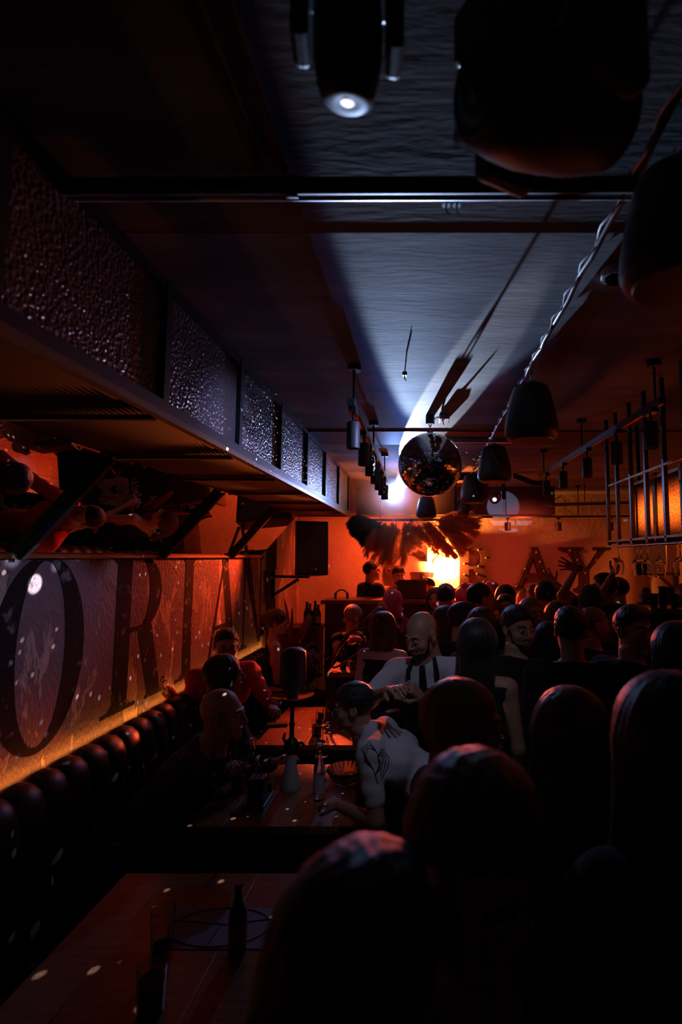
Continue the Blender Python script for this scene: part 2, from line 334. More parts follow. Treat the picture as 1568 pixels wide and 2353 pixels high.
# ---------------------------------------------------------------- room shell
struct('floor', MB().box((-2.1, -1.2, -0.1), (3.5, 8.0, 0.0)), 'floor')
struct('ceiling', MB().box((-2.1, 1.46, CEIL), (3.5, 8.0, CEIL + 0.12)).add([(-2.1, -1.2, CEIL + 0.07), (3.5, -1.2, CEIL + 0.07), (3.5, 1.459, CEIL + 0.001), (-2.1, 1.459, CEIL + 0.001), (-2.1, -1.2, CEIL + 0.2), (3.5, -1.2, CEIL + 0.2), (3.5, 1.459, CEIL + 0.12), (-2.1, 1.459, CEIL + 0.12)], [(0, 3, 2, 1), (4, 5, 6, 7), (0, 1, 5, 4), (1, 2, 6, 5), (2, 3, 7, 6), (3, 0, 4, 7)]), 'ceiling')  # near slab tilts up, a shape that darkens it under the grazing beam
struct('wall_left', MB().box((XL - 0.12, -1.2, 0), (XL, 8.0, CEIL)), 'leftwall')
struct('wall_back', MB().box((-2.1, YB, 0), (3.5, YB + 0.12, CEIL)), 'backwall')
struct('wall_right', MB().box((XR, -1.2, 0), (XR + 0.12, 8.0, CEIL)), 'backwall')
struct('wall_front', MB().box((-2.1, -1.3, 0), (3.5, -1.2, CEIL)), 'darkpaint')
struct('trim_1', MB().box((XL, 6.25, 0), (XL + 0.10, 6.95, CEIL)), 'leftwall')
# dropped soffit box on the rear wall, dark duct
struct('trim_2', MB().box((-0.95, 7.05, 2.62), (1.75, 7.45, CEIL)), 'darkpaint', bevel=0.01)
bm_ = MB().box((-2.0, 3.87, CEIL - 0.008), (3.4, 4.33, CEIL))
struct('trim_3', bm_, 'cabframe')
# ---------------------------------------------------------------- serif lettering
def ring(cx, cy, ro, ri, a0=0, a1=360, n=48, off=0.0):
    """outer radii ro=(x,y), inner ri=(x,y); inner shifted by off; quads"""
    out = []
    for i in range(n):
        a, c = R(a0 + (a1 - a0) * i / n), R(a0 + (a1 - a0) * (i + 1) / n)
        out.append([(cx + ri[0] * math.cos(a) + off, cy + ri[1] * math.sin(a)), (cx + ro[0] * math.cos(a), cy + ro[1] * math.sin(a)),
                    (cx + ro[0] * math.cos(c), cy + ro[1] * math.sin(c)), (cx + ri[0] * math.cos(c) + off, cy + ri[1] * math.sin(c))])
    return out
def rect(x0, y0, x1, y1): return [(x0, y0), (x1, y0), (x1, y1), (x0, y1)]
def serif(x0, x1, y, t, up, sx0, sx1):
    """flat serif from x0..x1 at y (thickness t toward up), bracketed to stem sx0..sx1"""
    d = 1 if up > 0 else -1; b = 2.6 * t
    return [rect(x0, min(y, y + d * t), x1, max(y, y + d * t)),
            [(x0 + (sx0 - x0) * 0.55, y + d * t), (sx1 + (x1 - sx1) * 0.45, y + d * t), (sx1, y + d * b), (sx0, y + d * b)]]
def letter(ch, w, bold=0.155, thin=0.03, sr=0.022):
    P = []; B, T = bold, thin
    if ch == 'O': P = ring(w / 2, 0.5, (w / 2, 0.5), (w / 2 - B * 0.95, 0.5 - T), n=64)
    if ch == 'I':
        c = w / 2; P = [rect(c - B / 2, 0, c + B / 2, 1)] + serif(0, w, 0, sr, 1, c - B / 2, c + B / 2) + serif(0, w, 1, sr, -1, c - B / 2, c + B / 2)
    if ch == 'R':
        s0 = w * 0.15; P = [rect(s0, 0, s0 + B, 1)] + serif(0, s0 + B + 0.1, 0, sr, 1, s0, s0 + B) + serif(0, s0 + B, 1, sr, -1, s0, s0 + B)
        x = s0 + B; bx = w * 0.88 - x - 0.12; cx = x + 0.12
        P += [rect(x, 1 - T, cx, 1), rect(x, 0.49, cx, 0.49 + T)]
        P += ring(cx, 0.745, (bx, 0.255), (bx - B, 0.255 - T), -90, 90, 32)
        P += [[(x + 0.10, 0.50), (x + 0.10 + B * 1.05, 0.52), (w * 0.92, sr), (w * 0.92 - B * 1.1, sr)], rect(w * 0.92 - B * 1.25, 0, w, sr)]
    if ch == 'A':
        a = w * 0.52
        P = [[(w * 0.10, sr), (w * 0.10 + T * 1.6, sr), (a + T, 1), (a - T * 0.6, 1)], [(a - B * 0.5, 1), (a + B * 0.42, 1), (w * 0.93, sr), (w * 0.93 - B * 1.12, sr)]]
        P += serif(0, w * 0.30, 0, sr, 1, w * 0.10, w * 0.10 + T * 1.6) + serif(w * 0.62, w, 0, sr, 1, w * 0.93 - B * 1.12, w * 0.93)
        P += [rect(w * 0.22, 0.31, w * 0.76, 0.31 + T * 1.2)]
    if ch == 'N':
        l = w * 0.14; r = w * 0.86
        P = [rect(l, 0, l + T * 1.3, 1), rect(r - T * 1.3, 0, r, 1), [(r - T * 1.3 - B * 0.2, 0), (r, 0), (l + B, 1), (l - B * 0.35, 1)]]
        P += serif(0, l * 2 + T, 0, sr, 1, l, l + T * 1.3) + serif(2 * r - w - T, w, 1, sr, -1, r - T * 1.3, r) + [rect(0, 1 - sr, l + B, 1)]
    if ch == 'Y':
        c = w * 0.48
        P = [rect(c - B / 2, 0, c + B / 2, 0.46)] + serif(c - B / 2 - 0.13, c + B / 2 + 0.13, 0, sr, 1, c - B / 2, c + B / 2)
        P += [[(c - B / 2, 0.46), (c + B / 2 - 0.02, 0.40), (w * 0.13 + B * 1.2, 1 - sr), (w * 0.13, 1 - sr)], [(c, 0.40), (c + B / 2, 0.46), (w * 0.86 + T, 1 - sr), (w * 0.86 - T, 1 - sr)]]
        P += [rect(0, 1 - sr * 1.3, w * 0.46, 1), rect(w * 0.68, 1 - sr * 1.3, w, 1)]
    if ch == 'G':
        P = ring(w * 0.48, 0.5, (w * 0.48, 0.51), (w * 0.48 - B, 0.51 - T * 1.6), 38, 322, 48)
        P += [rect(w * 0.80 - B * 0.4, 0.06, w * 0.80 + B * 0.6, 0.42)] + serif(w * 0.52, w * 1.02, 0.42, sr * 1.4, -1, w * 0.80 - B * 0.4, w * 0.80 + B * 0.6)
        P += [[(w * 0.84, 0.66), (w * 0.88, 0.66), (w * 0.88, 0.99), (w * 0.85, 0.99)]]
    return P
WALLL = bpy.data.objects['wall_left']
LH = 0.955; Z0 = 2.05 - 0.945
for ch, y0, w in (('O', 2.29, 0.63), ('R', 3.10, 0.74), ('I', 4.0, 0.36), ('A', 4.50, 0.78), ('N', 5.33, 0.78)):
    mb = MB()
    for k, poly in enumerate(letter(ch, w / LH, bold=0.165 if ch != 'I' else 0.15)):
        mb.prism(poly, lambda u, v, t: (XL + t, y0 + u * LH, Z0 + v * LH), -0.004, 0.002 + 0.0002 * (0 if k > 12 else k))
    mb.build('painted_letter', 'letterpaint', WALLL)
# marquee letters on the rear wall: G R A Y
def marquee(ch, px0, px1, label, bulbs, pyt=1257, pyb=1357):
    a = onY(px0, pyb, YB - 0.12); b = onY(px1, pyt, YB - 0.12); H = b.z - a.z; w = (b.x - a.x) / H
    t = thing('marquee_letter', label, 'letter', (a.x, YB, a.z), group=None)
    face = MB(); 
    for k, poly in enumerate(letter(ch, w, bold=0.21, thin=0.065, sr=0.045)):
        face.prism(poly, lambda u, v, q: (a.x + u * H, YB - 0.001 - q, a.z + v * H), 0.0, 0.119 + 0.0003 * (0 if k > 12 else k))
    face.build('letter_body', 'letterbody', t)
    for (u, v) in bulbs:
        MB().lathe([(0.010, 0), (0.016, 0.012), (0.014, 0.026), (0.001, 0.034)], (a.x + u * w * H, YB - 0.12, a.z + v * H), 10, (0, -1, 0)).build('bulb', 'bulb', t, smooth=True)
marquee('G', 884, 996, 'dark metal marquee letter G half hidden behind the plume canopy and strobe', [(0.1, 0.5), (0.2, 0.78), (0.2, 0.22), (0.8, 0.3)])
marquee('R', 1043, 1138, 'dark metal marquee letter R between the strobe and the letter A', [(0.26, 0.1), (0.26, 0.37), (0.26, 0.62), (0.26, 0.9), (0.6, 0.93), (0.78, 0.75), (0.6, 0.56), (0.56, 0.38), (0.72, 0.2)])
marquee('A', 1177, 1278, 'dark metal marquee letter A with bulb studs on the rear wall', [(0.56, 0.88), (0.64, 0.66), (0.72, 0.45), (0.84, 0.12), (0.1, 0.1), (0.3, 0.5)])
marquee('Y', 1289, 1405, 'dark metal marquee letter Y, last of the row on the rear wall', [(0.2, 0.92), (0.34, 0.7), (0.48, 0.4), (0.48, 0.12), (0.7, 0.7)])
# ---------------------------------------------------------------- overhead cabinet along the left wall
XC = -0.905; ZB = 2.05 + 0.485
MUL = [0.33, 1.03, 1.745, 2.46, 3.17, 3.88, 4.59, 5.30, 6.0]
cab = thing('overhead_cabinet', 'long overhead cabinet with hammered glass panes and ribbed underside above the banquette', 'cabinet', (XC, 3.2, ZB))
fr = MB(); fr.bar((XC, 0.3, ZB + 0.02), (XC, 6.02, ZB + 0.02), 0.05, 0.04); fr.bar((XC, 0.3, CEIL - 0.015), (XC, 6.02, CEIL - 0.015), 0.03, 0.03)
fr.build('frame', 'cabframe', cab)
for y in MUL:
    MB().bar((XC, y, ZB + 0.03), (XC, y, CEIL), 0.035, 0.04, up=(0, 1, 0)).build('mullion', 'cabframe', cab)
for y0, y1 in zip(MUL[:-1], MUL[1:]):
    MB().box((XC - 0.012, y0 + 0.015, ZB + 0.035), (XC - 0.004, y1 - 0.015, CEIL - 0.02)).build('glass_pane', 'hammer', cab)
MB().box((XC + 0.002, 0.3, ZB - 0.022), (XC + 0.028, 6.02, ZB + 0.0)).build('trim_rail', 'rail', cab)
mb = MB()   # corrugated underside, ribs along the room
N = 46; x0 = XC - 0.02; x1 = XL + 0.002
for i in range(N):
    a = x0 + (x1 - x0) * i / N; c = x0 + (x1 - x0) * (i + 1) / N; mx = (a + c) / 2
    mb.add([(a, 0.3, ZB + 0.012), (mx, 0.3, ZB - 0.003), (c, 0.3, ZB + 0.012), (a, 6.0, ZB + 0.012), (mx, 6.0, ZB - 0.003), (c, 6.0, ZB + 0.012)], [(0, 1, 4, 3), (1, 2, 5, 4)])
mb.build('ribbed_underside', mat('ribbed_panel', (0.014, 0.011, 0.010), 0.5), cab)
for y in MUL[1:]:
    MB().bar((x0, y, ZB - 0.012), (-1.50, y, ZB - 0.012), 0.022, 0.018).build('cross_bar', 'rail', cab)
MB().box((XL + 0.004, 5.98, ZB + 0.016), (XC - 0.02, 6.02, CEIL - 0.002)).build('end_panel', 'amberglass', cab)
# tilted mirrors
MB_, MT_ = Vector((XL + 0.012, 0, 2.062)), Vector((-1.47, 0, ZB - 0.012))
ys = [0.6, 2.40, 3.70, 5.02, 5.95]
nrm = Vector((MT_.z - MB_.z, 0, -(MT_.x - MB_.x))).normalized()
LM = ['tilted mirror strip nearest the camera under the overhead cabinet, dark reflections', 'tilted mirror above the painted letters O and R reflecting the set table',
      'tilted mirror above the painted letters I and A reflecting an orange counter edge', 'last tilted mirror, by the wall loudspeaker, reflecting a dark cabinet']
for i in range(4):
    y0, y1 = ys[i] + 0.02, ys[i + 1] - 0.02
    t = thing('tilted_mirror', LM[i], 'mirror', (XL, (y0 + y1) / 2, 2.06), group='tilted mirrors above the banquette')
    p = [MB_ + Vector((0, y0, 0)), MB_ + Vector((0, y1, 0)), MT_ + Vector((0, y1, 0)), MT_ + Vector((0, y0, 0))]
    MB().add([q for q in p] + [q - nrm * 0.006 for q in p], [(0, 1, 2, 3), (7, 6, 5, 4), (0, 4, 5, 1), (1, 5, 6, 2), (2, 6, 7, 3), (3, 7, 4, 0)]).build('mirror_pane', 'mirror', t)
    f = MB().bar(MB_ + Vector((0.004, y0, -0.008)), MB_ + Vector((0.004, y1, -0.008)), 0.016, 0.02); f.build('bottom_rail', 'rail', t)
for y, w in zip(ys[1:-1], ('between the O R mirror and the nearest one', 'above the painted letter I', 'above the painted letter N')):
    tag(MB().bar(MB_ + Vector((0, y, 0)) + nrm * 0.012, MB_ + (MT_ - MB_) * 0.98 + Vector((0, y, 0)) + nrm * 0.012, 0.05, 0.03, up=(0, 1, 0)).build('mirror_strut', 'cabframe'), 'slanted dark blue steel strut ' + w, 'strut')
# ---------------------------------------------------------------- banquette with upholstered channels
ban = thing('banquette', 'long black leather banquette with rounded vertical channels along the painted wall', 'banquette', (-1.6, 3.3, 0))
MB().box((XL + 0.02, 0.5, 0.0), (-1.25, 5.72, 0.30)).build('plinth', 'blackmatte', ban, bevel=0.01)
def channels(y0, y1, name, prof, pitch=0.155):
    mb = MB(); n = max(1, round((y1 - y0) / pitch)); pt = (y1 - y0) / n; K = 8; L_ = len(prof)
    cols = n * K + 1; v = []; f = []
    # outward direction per profile point
    nn = []
    for i in range(L_):
        a = Vector(prof[max(i - 1, 0)]); b = Vector(prof[min(i + 1, L_ - 1)]); d = (b - a).normalized(); nn.append(Vector((d.y, -d.x)))
    for c in range(cols):
        y = y0 + pt * c / K; t = abs(math.sin(math.pi * c / K)) ** 0.6 * 0.026
        for i in range(L_): v.append((prof[i][0] + nn[i].x * t, y, prof[i][1] + nn[i].y * t))
    for c in range(cols - 1):
        for i in range(L_ - 1): f.append((c * L_ + i, c * L_ + i + 1, (c + 1) * L_ + i + 1, (c + 1) * L_ + i))
    return mb.add(v, f).build(name, 'leather', ban, smooth=True)
back = [(-1.55, 0.44), (-1.60, 0.62), (-1.63, 0.82), (-1.655, 0.95), (-1.665, 1.0), (-1.68, 1.035), (-1.71, 1.06), (-1.745, 1.065), (-1.78, 1.05), (-1.80, 1.02), (-1.80, 0.95)]
for a, b in ((0.5, 2.05), (2.07, 3.6), (3.62, 5.0), (5.02, 5.72)): channels(a, b, 'back_cushion', back)
seat = [(-1.22, 0.30), (-1.20, 0.40), (-1.22, 0.455), (-1.30, 0.475), (-1.45, 0.47), (-1.62, 0.45)]
for a, b in ((0.5, 2.05), (2.07, 3.6), (3.62, 5.0), (5.02, 5.72)): channels(a, b, 'seat_cushion', seat)
MB().box((XL + 0.06, 0.5, 0.3), (-1.66, 5.72, 0.98)).build('back_frame', 'blackmatte', ban)
tag(MB().box((XL + 0.015, 0.5, 0.985), (XL + 0.05, 6.2, 1.0)).build('led_strip', 'led'), 'amber light strip glowing between banquette and painted wall', 'light strip')
lw = light('led_wash', 'AREA', (XL + 0.045, 3.3, 1.01), (1.0, 0.36, 0.055), 3.0, size=(0.02, 5.6)); lw.rotation_euler = (0, R(141), 0); lw.data.spread = R(88)
# ---------------------------------------------------------------- loudspeakers on brackets
def rotz(a): return Matrix.Rotation(a, 4, 'Z')
def wall_speaker(c, yaw, tilt, size, label, mount, side):
    t = thing('wall_speaker', label, 'loudspeaker', c)
    w, d, h = size; m = Matrix.Translation(c) @ rotz(yaw) @ Matrix.Rotation(tilt, 4, 'X')
    mb = MB(); wb = w * 0.34
    v = [(-w / 2, -d / 2, -h / 2), (w / 2, -d / 2, -h / 2), (wb, d / 2, -h / 2), (-wb, d / 2, -h / 2), (-w / 2, -d / 2, h / 2), (w / 2, -d / 2, h / 2), (wb, d / 2, h / 2), (-wb, d / 2, h / 2)]
    mb.add([m @ Vector(p) for p in v], [(0, 3, 2, 1), (4, 5, 6, 7), (0, 1, 5, 4), (1, 2, 6, 5), (2, 3, 7, 6), (3, 0, 4, 7)]).build('speaker_box', 'black', t, bevel=0.012)
    MB().box((-w / 2 + 0.025, -d / 2 - 0.008, -h / 2 + 0.03), (w / 2 - 0.025, -d / 2 + 0.01, h / 2 - 0.03), m).build('grille', mat('speaker_grille', (0.018, 0.018, 0.02), 0.6, bump=0.5, bscale=500), t, bevel=0.006)
    MB().box((0.03, -d / 2 - 0.012, -h / 2 + 0.06), (0.055, -d / 2 - 0.007, -h / 2 + 0.085), m).build('badge', 'white', t)
    b = MB(); p = m @ Vector((0, 0, -h / 2 - 0.01)); q = Vector(mount)
    b.bar(p + Vector((0, 0, 0.0)), (q.x, q.y, p.z), 0.035, 0.03); b.bar((q.x, q.y, p.z + 0.08), (q.x, q.y, p.z - 0.26), 0.05, 0.05, up=(0, 1, 0)); b.bar((q.x, q.y, p.z - 0.22), p + (q - p) * 0.3 + Vector((0, 0, -0.03 - (q.z - p.z) * 0.3)), 0.03, 0.03)
    b.build('bracket', 'black', t)
wall_speaker(onY(711, 1262, 6.1) , R(24), R(-4), (0.38, 0.32, 0.62), 'black loudspeaker on a bracket beside the painted wall and booth', (-1.80, 6.2, 1.8), -1)
wall_speaker(onY(1500, 1262, 6.7), R(-28), R(-4), (0.38, 0.32, 0.62), 'black loudspeaker on a bracket behind the hanging stemware', (3.27, 6.9, 1.8), 1)
# ---------------------------------------------------------------- pendant speakers
def pendant(loc, s, label, cable):
    t = thing('pendant_speaker', label, 'pendant speaker', loc, group='pendant speakers hanging from the cable line', local=True)
    pr = [(0.0, 0.0), (0.10, 0.0), (0.128, 0.012), (0.138, 0.04), (0.134, 0.09), (0.122, 0.16), (0.104, 0.235), (0.088, 0.275), (0.06, 0.292), (0.0, 0.296)]
    MB().lathe([(r * s, z * s) for r, z in pr], n=40).build('speaker_shell', 'blackmatte', t, smooth=True)
    MB().lathe([(0.0, -0.004 * s), (0.105 * s, -0.004 * s), (0.11 * s, 0.004 * s), (0.0, 0.006 * s)], n=40).build('grille', 'black', t, smooth=True)
    for a0 in (-112, 68):   # raised curved fins
        pts = []
        for i in range(14):
            u = i / 13; a = R(a0 + 34 * math.sin(u * 1.5)); z = 0.25 - 0.19 * u; rr = 0.10 + 0.036 * min(1, u * 1.2)
            pts.append((rr * s * math.cos(a), rr * s * math.sin(a), z * s))
        MB().tube(pts, [0.004 * s + 0.008 * s * math.sin(math.pi * (i + 0.6) / 14.2) for i in range(14)], 8).build('fin', 'blackmatte', t, smooth=True)
    MB().lathe([(0.03 * s, 0.285 * s), (0.032 * s, 0.305 * s), (0.015 * s, 0.315 * s), (0.0, 0.315 * s)], n=16).build('cap', 'steel', t, smooth=True)
    top = CEIL - loc[2]; mb = MB()
    for k in range(int((top - 0.31 * s) / 0.034)):
        z = 0.31 * s + 0.034 * k + 0.02
        ring_ = [(0.009 * math.cos(q) * (k % 2), 0.009 * math.cos(q) * (1 - k % 2), z + 0.021 * math.sin(q)) for q in [2 * math.pi * j / 10 for j in range(10)]]
        mb.tube(ring_, 0.0026, 5, closed=True)
    mb.build('chain', 'steel', t, smooth=True)
    return t
sp = []
for (px, pyb, Y, s, lab) in ((1562, 655, 1.12, 0.92, 'near black pendant speaker at the upper frame edge beside the smoke detector'), (1222, 1012, 2.52, 0.95, 'large black curved pendant speaker hanging beside the mirror ball'),
                             (1137, 1107, 3.88, 0.93, 'middle black pendant speaker just behind the large one'), (1089, 1155, 5.2, 0.98, 'small black pendant speaker lowest and farthest of the cable line')):
    p = onY(px, pyb, Y); sp.append(p); pendant(p, s, lab, None)
p = onY(980, 1190, 5.6); pendant(p, 0.8, 'round black pendant speaker directly beneath the mirror ball', None)
# bundled cable running along the ceiling over the pendant speakers
pts = []; rnd = random.Random(3)
for i in range(60):
    y = 0.3 + 5.2 * i / 59; pts.append((0.508 + 0.004 * rnd.uniform(-1, 1), y, CEIL - 0.018 - 0.012 * abs(math.sin(i * 0.8))))
cb = thing('cable_bundle', 'bundle of black cables strung on a steel wire along the ceiling to the speakers', 'cable', (0.508, 2.9, CEIL - 0.02))
MB().tube(pts, 0.011, 8).build('cable', 'black', cb, smooth=True)
MB().tube([(0.495 + 0.007 * math.sin(i * 1.1), 0.3 + 5.2 * i / 159, CEIL - 0.03 + 0.006 * math.cos(i * 1.1)) for i in range(160)], 0.004, 6).build('steel_wire', 'steel', cb, smooth=True)
# ---------------------------------------------------------------- mirror ball
bc = onY(989, 1068, 3.45); br = 0.213
bt = thing('mirror_ball', 'silver mirror ball hanging on a chain under its motor', 'mirror ball', (bc.x, bc.y, bc.z), local=True)
mb = MB(); rows = 44
for i in range(rows):
    a0 = -math.pi / 2 + math.pi * i / rows; a1 = a0 + math.pi / rows * 0.88; am = (a0 + a1) / 2
    n = max(6, round(2 * math.pi * math.cos(am) * rows / math.pi))
    for k in range(n):
        b0 = 2 * math.pi * k / n + i * 0.02; b1 = b0 + 2 * math.pi / n * 0.88; bm = (b0 + b1) / 2
        c = Vector((math.cos(am) * math.cos(bm), math.cos(am) * math.sin(bm), math.sin(am))); jit = Vector((rnd.gauss(0, 1), rnd.gauss(0, 1), rnd.gauss(0, 1))) * 0.012
        nv = (c + jit).normalized(); ux = nv.cross(Vector((0, 0, 1))).normalized() if abs(nv.z) < 0.999 else Vector((1, 0, 0)); uy = nv.cross(ux)
        hw = math.cos(am) * (b1 - b0) / 2 * br; hh = (a1 - a0) / 2 * br
        v = [c * br + ux * sx * hw + uy * sy * hh for sx, sy in ((-1, -1), (1, -1), (1, 1), (-1, 1))]
        mb.add(v, [(0, 1, 2, 3)])
mb.build('mirror_tiles', mat('mirror_tile', (0.9, 0.9, 0.92), 0.09, metal=1.0), bt)
MB().lathe([(0.0001, -0.2095)] + [(0.2095 * math.cos(R(a)), 0.2095 * math.sin(R(a))) for a in range(-80, 81, 8)] + [(0.0001, 0.2095)], n=48).build('ball_core', 'black', bt, smooth=True)
MB().cyl((0, 0, 0.2), (0, 0, 0.228), 0.02).build('cap', 'steel', bt, smooth=True)
mb = MB(); zt = CEIL - bc.z
k = 0; z = 0.228
while z < zt - 0.07:
    mb.tube([(0.008 * math.cos(q) * (k % 2), 0.008 * math.cos(q) * (1 - k % 2), z + 0.018 + 0.02 * math.sin(q)) for q in [2 * math.pi * j / 12 for j in range(12)]], 0.0028, 6, closed=True); z += 0.031; k += 1
mb.build('chain', 'steel', bt, smooth=True)
MB().lathe([(0.0001, zt - 0.06), (0.028, zt - 0.06), (0.030, zt - 0.05), (0.030, zt), (0.0001, zt)], n=24).build('motor', 'black', bt, smooth=True)
mt = MB().box((bc.x + 0.06, 3.40, CEIL - 0.035), (bc.x + 0.13, 3.52, CEIL)); tag(mt.build('ceiling_junction_box', 'steel', bevel=0.004), 'small steel junction box on the ceiling beside the mirror ball motor', 'junction box')
tag(MB().tube([(bc.x + 0.02, 3.45, CEIL - 0.03), (bc.x + 0.05, 3.44, CEIL - 0.012), (bc.x + 0.085, 3.43, CEIL - 0.04), (bc.x + 0.09, 3.45, CEIL - 0.06), (bc.x + 0.085, 3.46, CEIL - 0.035)], 0.004, 8).build('power_cord', 'white', smooth=True), 'short pale cord joining the ball motor to its junction box', 'cord')
# the ball's scattered reflections: patterned spots added beside the ball stand in for them
def gobo(name, loc, target, power, spot, scale, thr, color, seed):
    o = light(name, 'SPOT', loc, color, power, target, 0.0, spot, 0.25); ld = o.data; ld.use_nodes = True; nt = ld.node_tree; L = nt.links
    em = nt.nodes['Emission']; tc = nd(nt, 'ShaderNodeTexCoord'); mp = nd(nt, 'ShaderNodeMapping'); mp.inputs['Location'].default_value = (seed, seed * 0.7, 0)
    v = nd(nt, 'ShaderNodeTexVoronoi'); v.inputs['Scale'].default_value = scale; v.inputs['Randomness'].default_value = 0.8
    L.new(tc.outputs['Normal'], mp.inputs[0]); L.new(mp.outputs[0], v.inputs['Vector'])
    mr = nd(nt, 'ShaderNodeMapRange'); mr.inputs[1].default_value = thr[0]; mr.inputs[2].default_value = thr[1]; mr.inputs[3].default_value = 1; mr.inputs[4].default_value = 0
    L.new(v.outputs['Distance'], mr.inputs[0]); L.new(mr.outputs[0], em.inputs['Strength'])
    return o
bl = bc + Vector((-0.23, -0.04, 0.02))
gobo('ball_reflections', bl, (XL, 3.2, 1.75), 260, 120, 26, (0.10, 0.16), (0.75, 0.8, 1.0), 1.3)
gobo('ball_reflections_rear', bc + Vector((0.02, 0.24, 0.0)), (0.4, YB, 1.7), 260, 90, 13, (0.06, 0.11), (0.75, 0.8, 1.0), 2.3)
# ---------------------------------------------------------------- track lights
def head_spot(name, x, y, z, rot, label, group, L_=0.13, r=0.033):
    t = thing(name, label, 'track light', (x, y, z), rot, group=group, local=True)
    MB().box((-0.018, -0.05, -0.02), (0.018, 0.05, 0.0)).cyl((0, 0, -0.02), (0, 0, -0.06), 0.007, n=8).build('adapter', 'black', t)
    MB().lathe([(0.0001, -0.06), (r * 0.9, -0.06), (r, -0.066), (r, -0.06 - L_), (r * 0.86, -0.06 - L_), (r * 0.8, -0.05 - L_), (0.0001, -0.05 - L_)], n=24).build('lamp_can', 'blackmatte', t, smooth=True)
    return t
def track(a, b, rods, label, h=0.032):
    t = thing('light_track', label, 'light track', a)
    MB().bar(a, b, 0.034, h).build('track_rail', 'cabframe', t)
    d = Vector(b) - Vector(a)
    MB().bar(Vector(a) + Vector((0.0, 0, -h / 2 - 0.001)), Vector(b) + Vector((0, 0, -h / 2 - 0.001)), 0.014, 0.004).build('copper_contact', mat('copper', (0.8, 0.25, 0.1), 0.3, metal=1), t)
    for u in rods:
        p = Vector(a) + d * u
        MB().cyl(p, (p.x, p.y, CEIL - 0.02), 0.006, n=8).build('rod', 'black', t)
        MB().cyl((p.x, p.y, CEIL - 0.03), (p.x, p.y, CEIL), 0.034, n=20).build('ceiling_rose', 'blackmatte', t, smooth=True)
TZ = 2.05 + 0.735
track((-0.357, 2.42, TZ), (-0.385, 4.95, TZ), (0.04, 0.47, 0.92), 'black light track hanging at an angle left of the mirror ball')
names = ['front-most', 'second', 'third', 'fourth', 'fifth', 'sixth', 'last']
for i, y in enumerate((2.52, 3.0, 3.38, 3.75, 4.1, 4.45, 4.78)):
    head_spot('track_spotlight', -0.357 - 0.011 * (y - 2.42), y, TZ - 0.016, 0, 'black can spotlight, %s on the track left of the mirror ball' % names[i], 'can spots on the left track')
track((1.11, 2.40, TZ), (1.04, 4.70, TZ), (0.03, 0.5, 0.95), 'black light track hanging between mirror ball line and bar rack')
for i, y in enumerate((2.52, 2.95, 3.45, 4.0, 4.5)):
    head_spot('track_spotlight', 1.107 - 0.03 * (y - 2.42), y, TZ - 0.016, 0, 'black can spotlight, %s on the track near the bar rack' % (names[i] if i < 4 else 'last'), 'can spots on the bar side track')
a = onY(1106, 1188, 6.9); b = onY(1480, 1186, 6.9)
track(tuple(a), tuple(b), (0.14, 0.6), 'thin black light track crossing in front of the rear wall', 0.02)
for i, (px, w) in enumerate(((1167, 'above the letters R and A'), (1283, 'above the letter Y'), (1402, 'beside the corner of the bar rack'))):
    q = onY(px, 1190, 6.9); head_spot('track_spotlight', q.x, q.y, q.z, 0, 'small black can spotlight on the rear track ' + w, 'can spots on the rear track', 0.11, 0.042)
# ---------------------------------------------------------------- ceiling pipes, detector, hooks
tag(MB().tube([(-1.9, 1.23, CEIL - 0.032), (0.1, 1.22, CEIL - 0.032), (3.2, 1.20, CEIL - 0.032)], 0.020, 14).tube([(-1.9, 1.23, CEIL - 0.03)] and [(-0.35, 1.225, CEIL - 0.032), (-0.32, 1.225, CEIL - 0.032)], 0.026, 14).build('ceiling_pipe', 'cabframe', smooth=True), 'thick dark conduit crossing the ceiling near the camera', 'pipe')
tag(MB().tube([(-1.9, 1.275, CEIL - 0.026), (3.2, 1.255, CEIL - 0.026)], 0.011, 12).build('ceiling_pipe', 'steel', smooth=True), 'thin shiny conduit crossing the ceiling beside the thick one', 'pipe')
for i, x in enumerate((-0.345, -0.40)):
    tag(MB().tube([(x, -0.6, CEIL - 0.018), (x, 1.18, CEIL - 0.018)], 0.012, 10).build('ceiling_pipe', 'cabframe', smooth=True), 'dark conduit running along the ceiling toward the camera, ' + ('nearer the beam projector' if i == 0 else 'nearer the cabinet'), 'pipe')
p = onZ(1415, 640, CEIL - 0.03)
sd = thing('smoke_detector', 'small white round ceiling detector beside the near pendant speaker', 'smoke detector', (p.x, p.y, CEIL), local=True)
MB().lathe([(0.0001, 0), (0.047, 0), (0.047, -0.022), (0.044, -0.03), (0.0001, -0.03)], n=28).build('housing', 'white', sd, smooth=True)
MB().lathe([(0.036, -0.03), (0.033, -0.044), (0.018, -0.052), (0.0001, -0.053)], n=24).build('sensor_dome', 'glass', sd, smooth=True)
for i, (px, py, w) in enumerate(((1026, 470, 'bent'), (1050, 470, 'upright'), (930, 862, 'single, nearest the mirror ball'))):
    q = onZ(px, py, CEIL)
    tag(MB().tube([(q.x, q.y, CEIL), (q.x, q.y, CEIL - 0.018), (q.x + 0.01, q.y, CEIL - 0.03)], 0.003, 6).cyl((q.x, q.y, CEIL - 0.003), (q.x, q.y, CEIL), 0.012, n=12).build('ceiling_hook', 'steel', smooth=True), w + ' small metal hook screwed into the lit ceiling', 'hook')
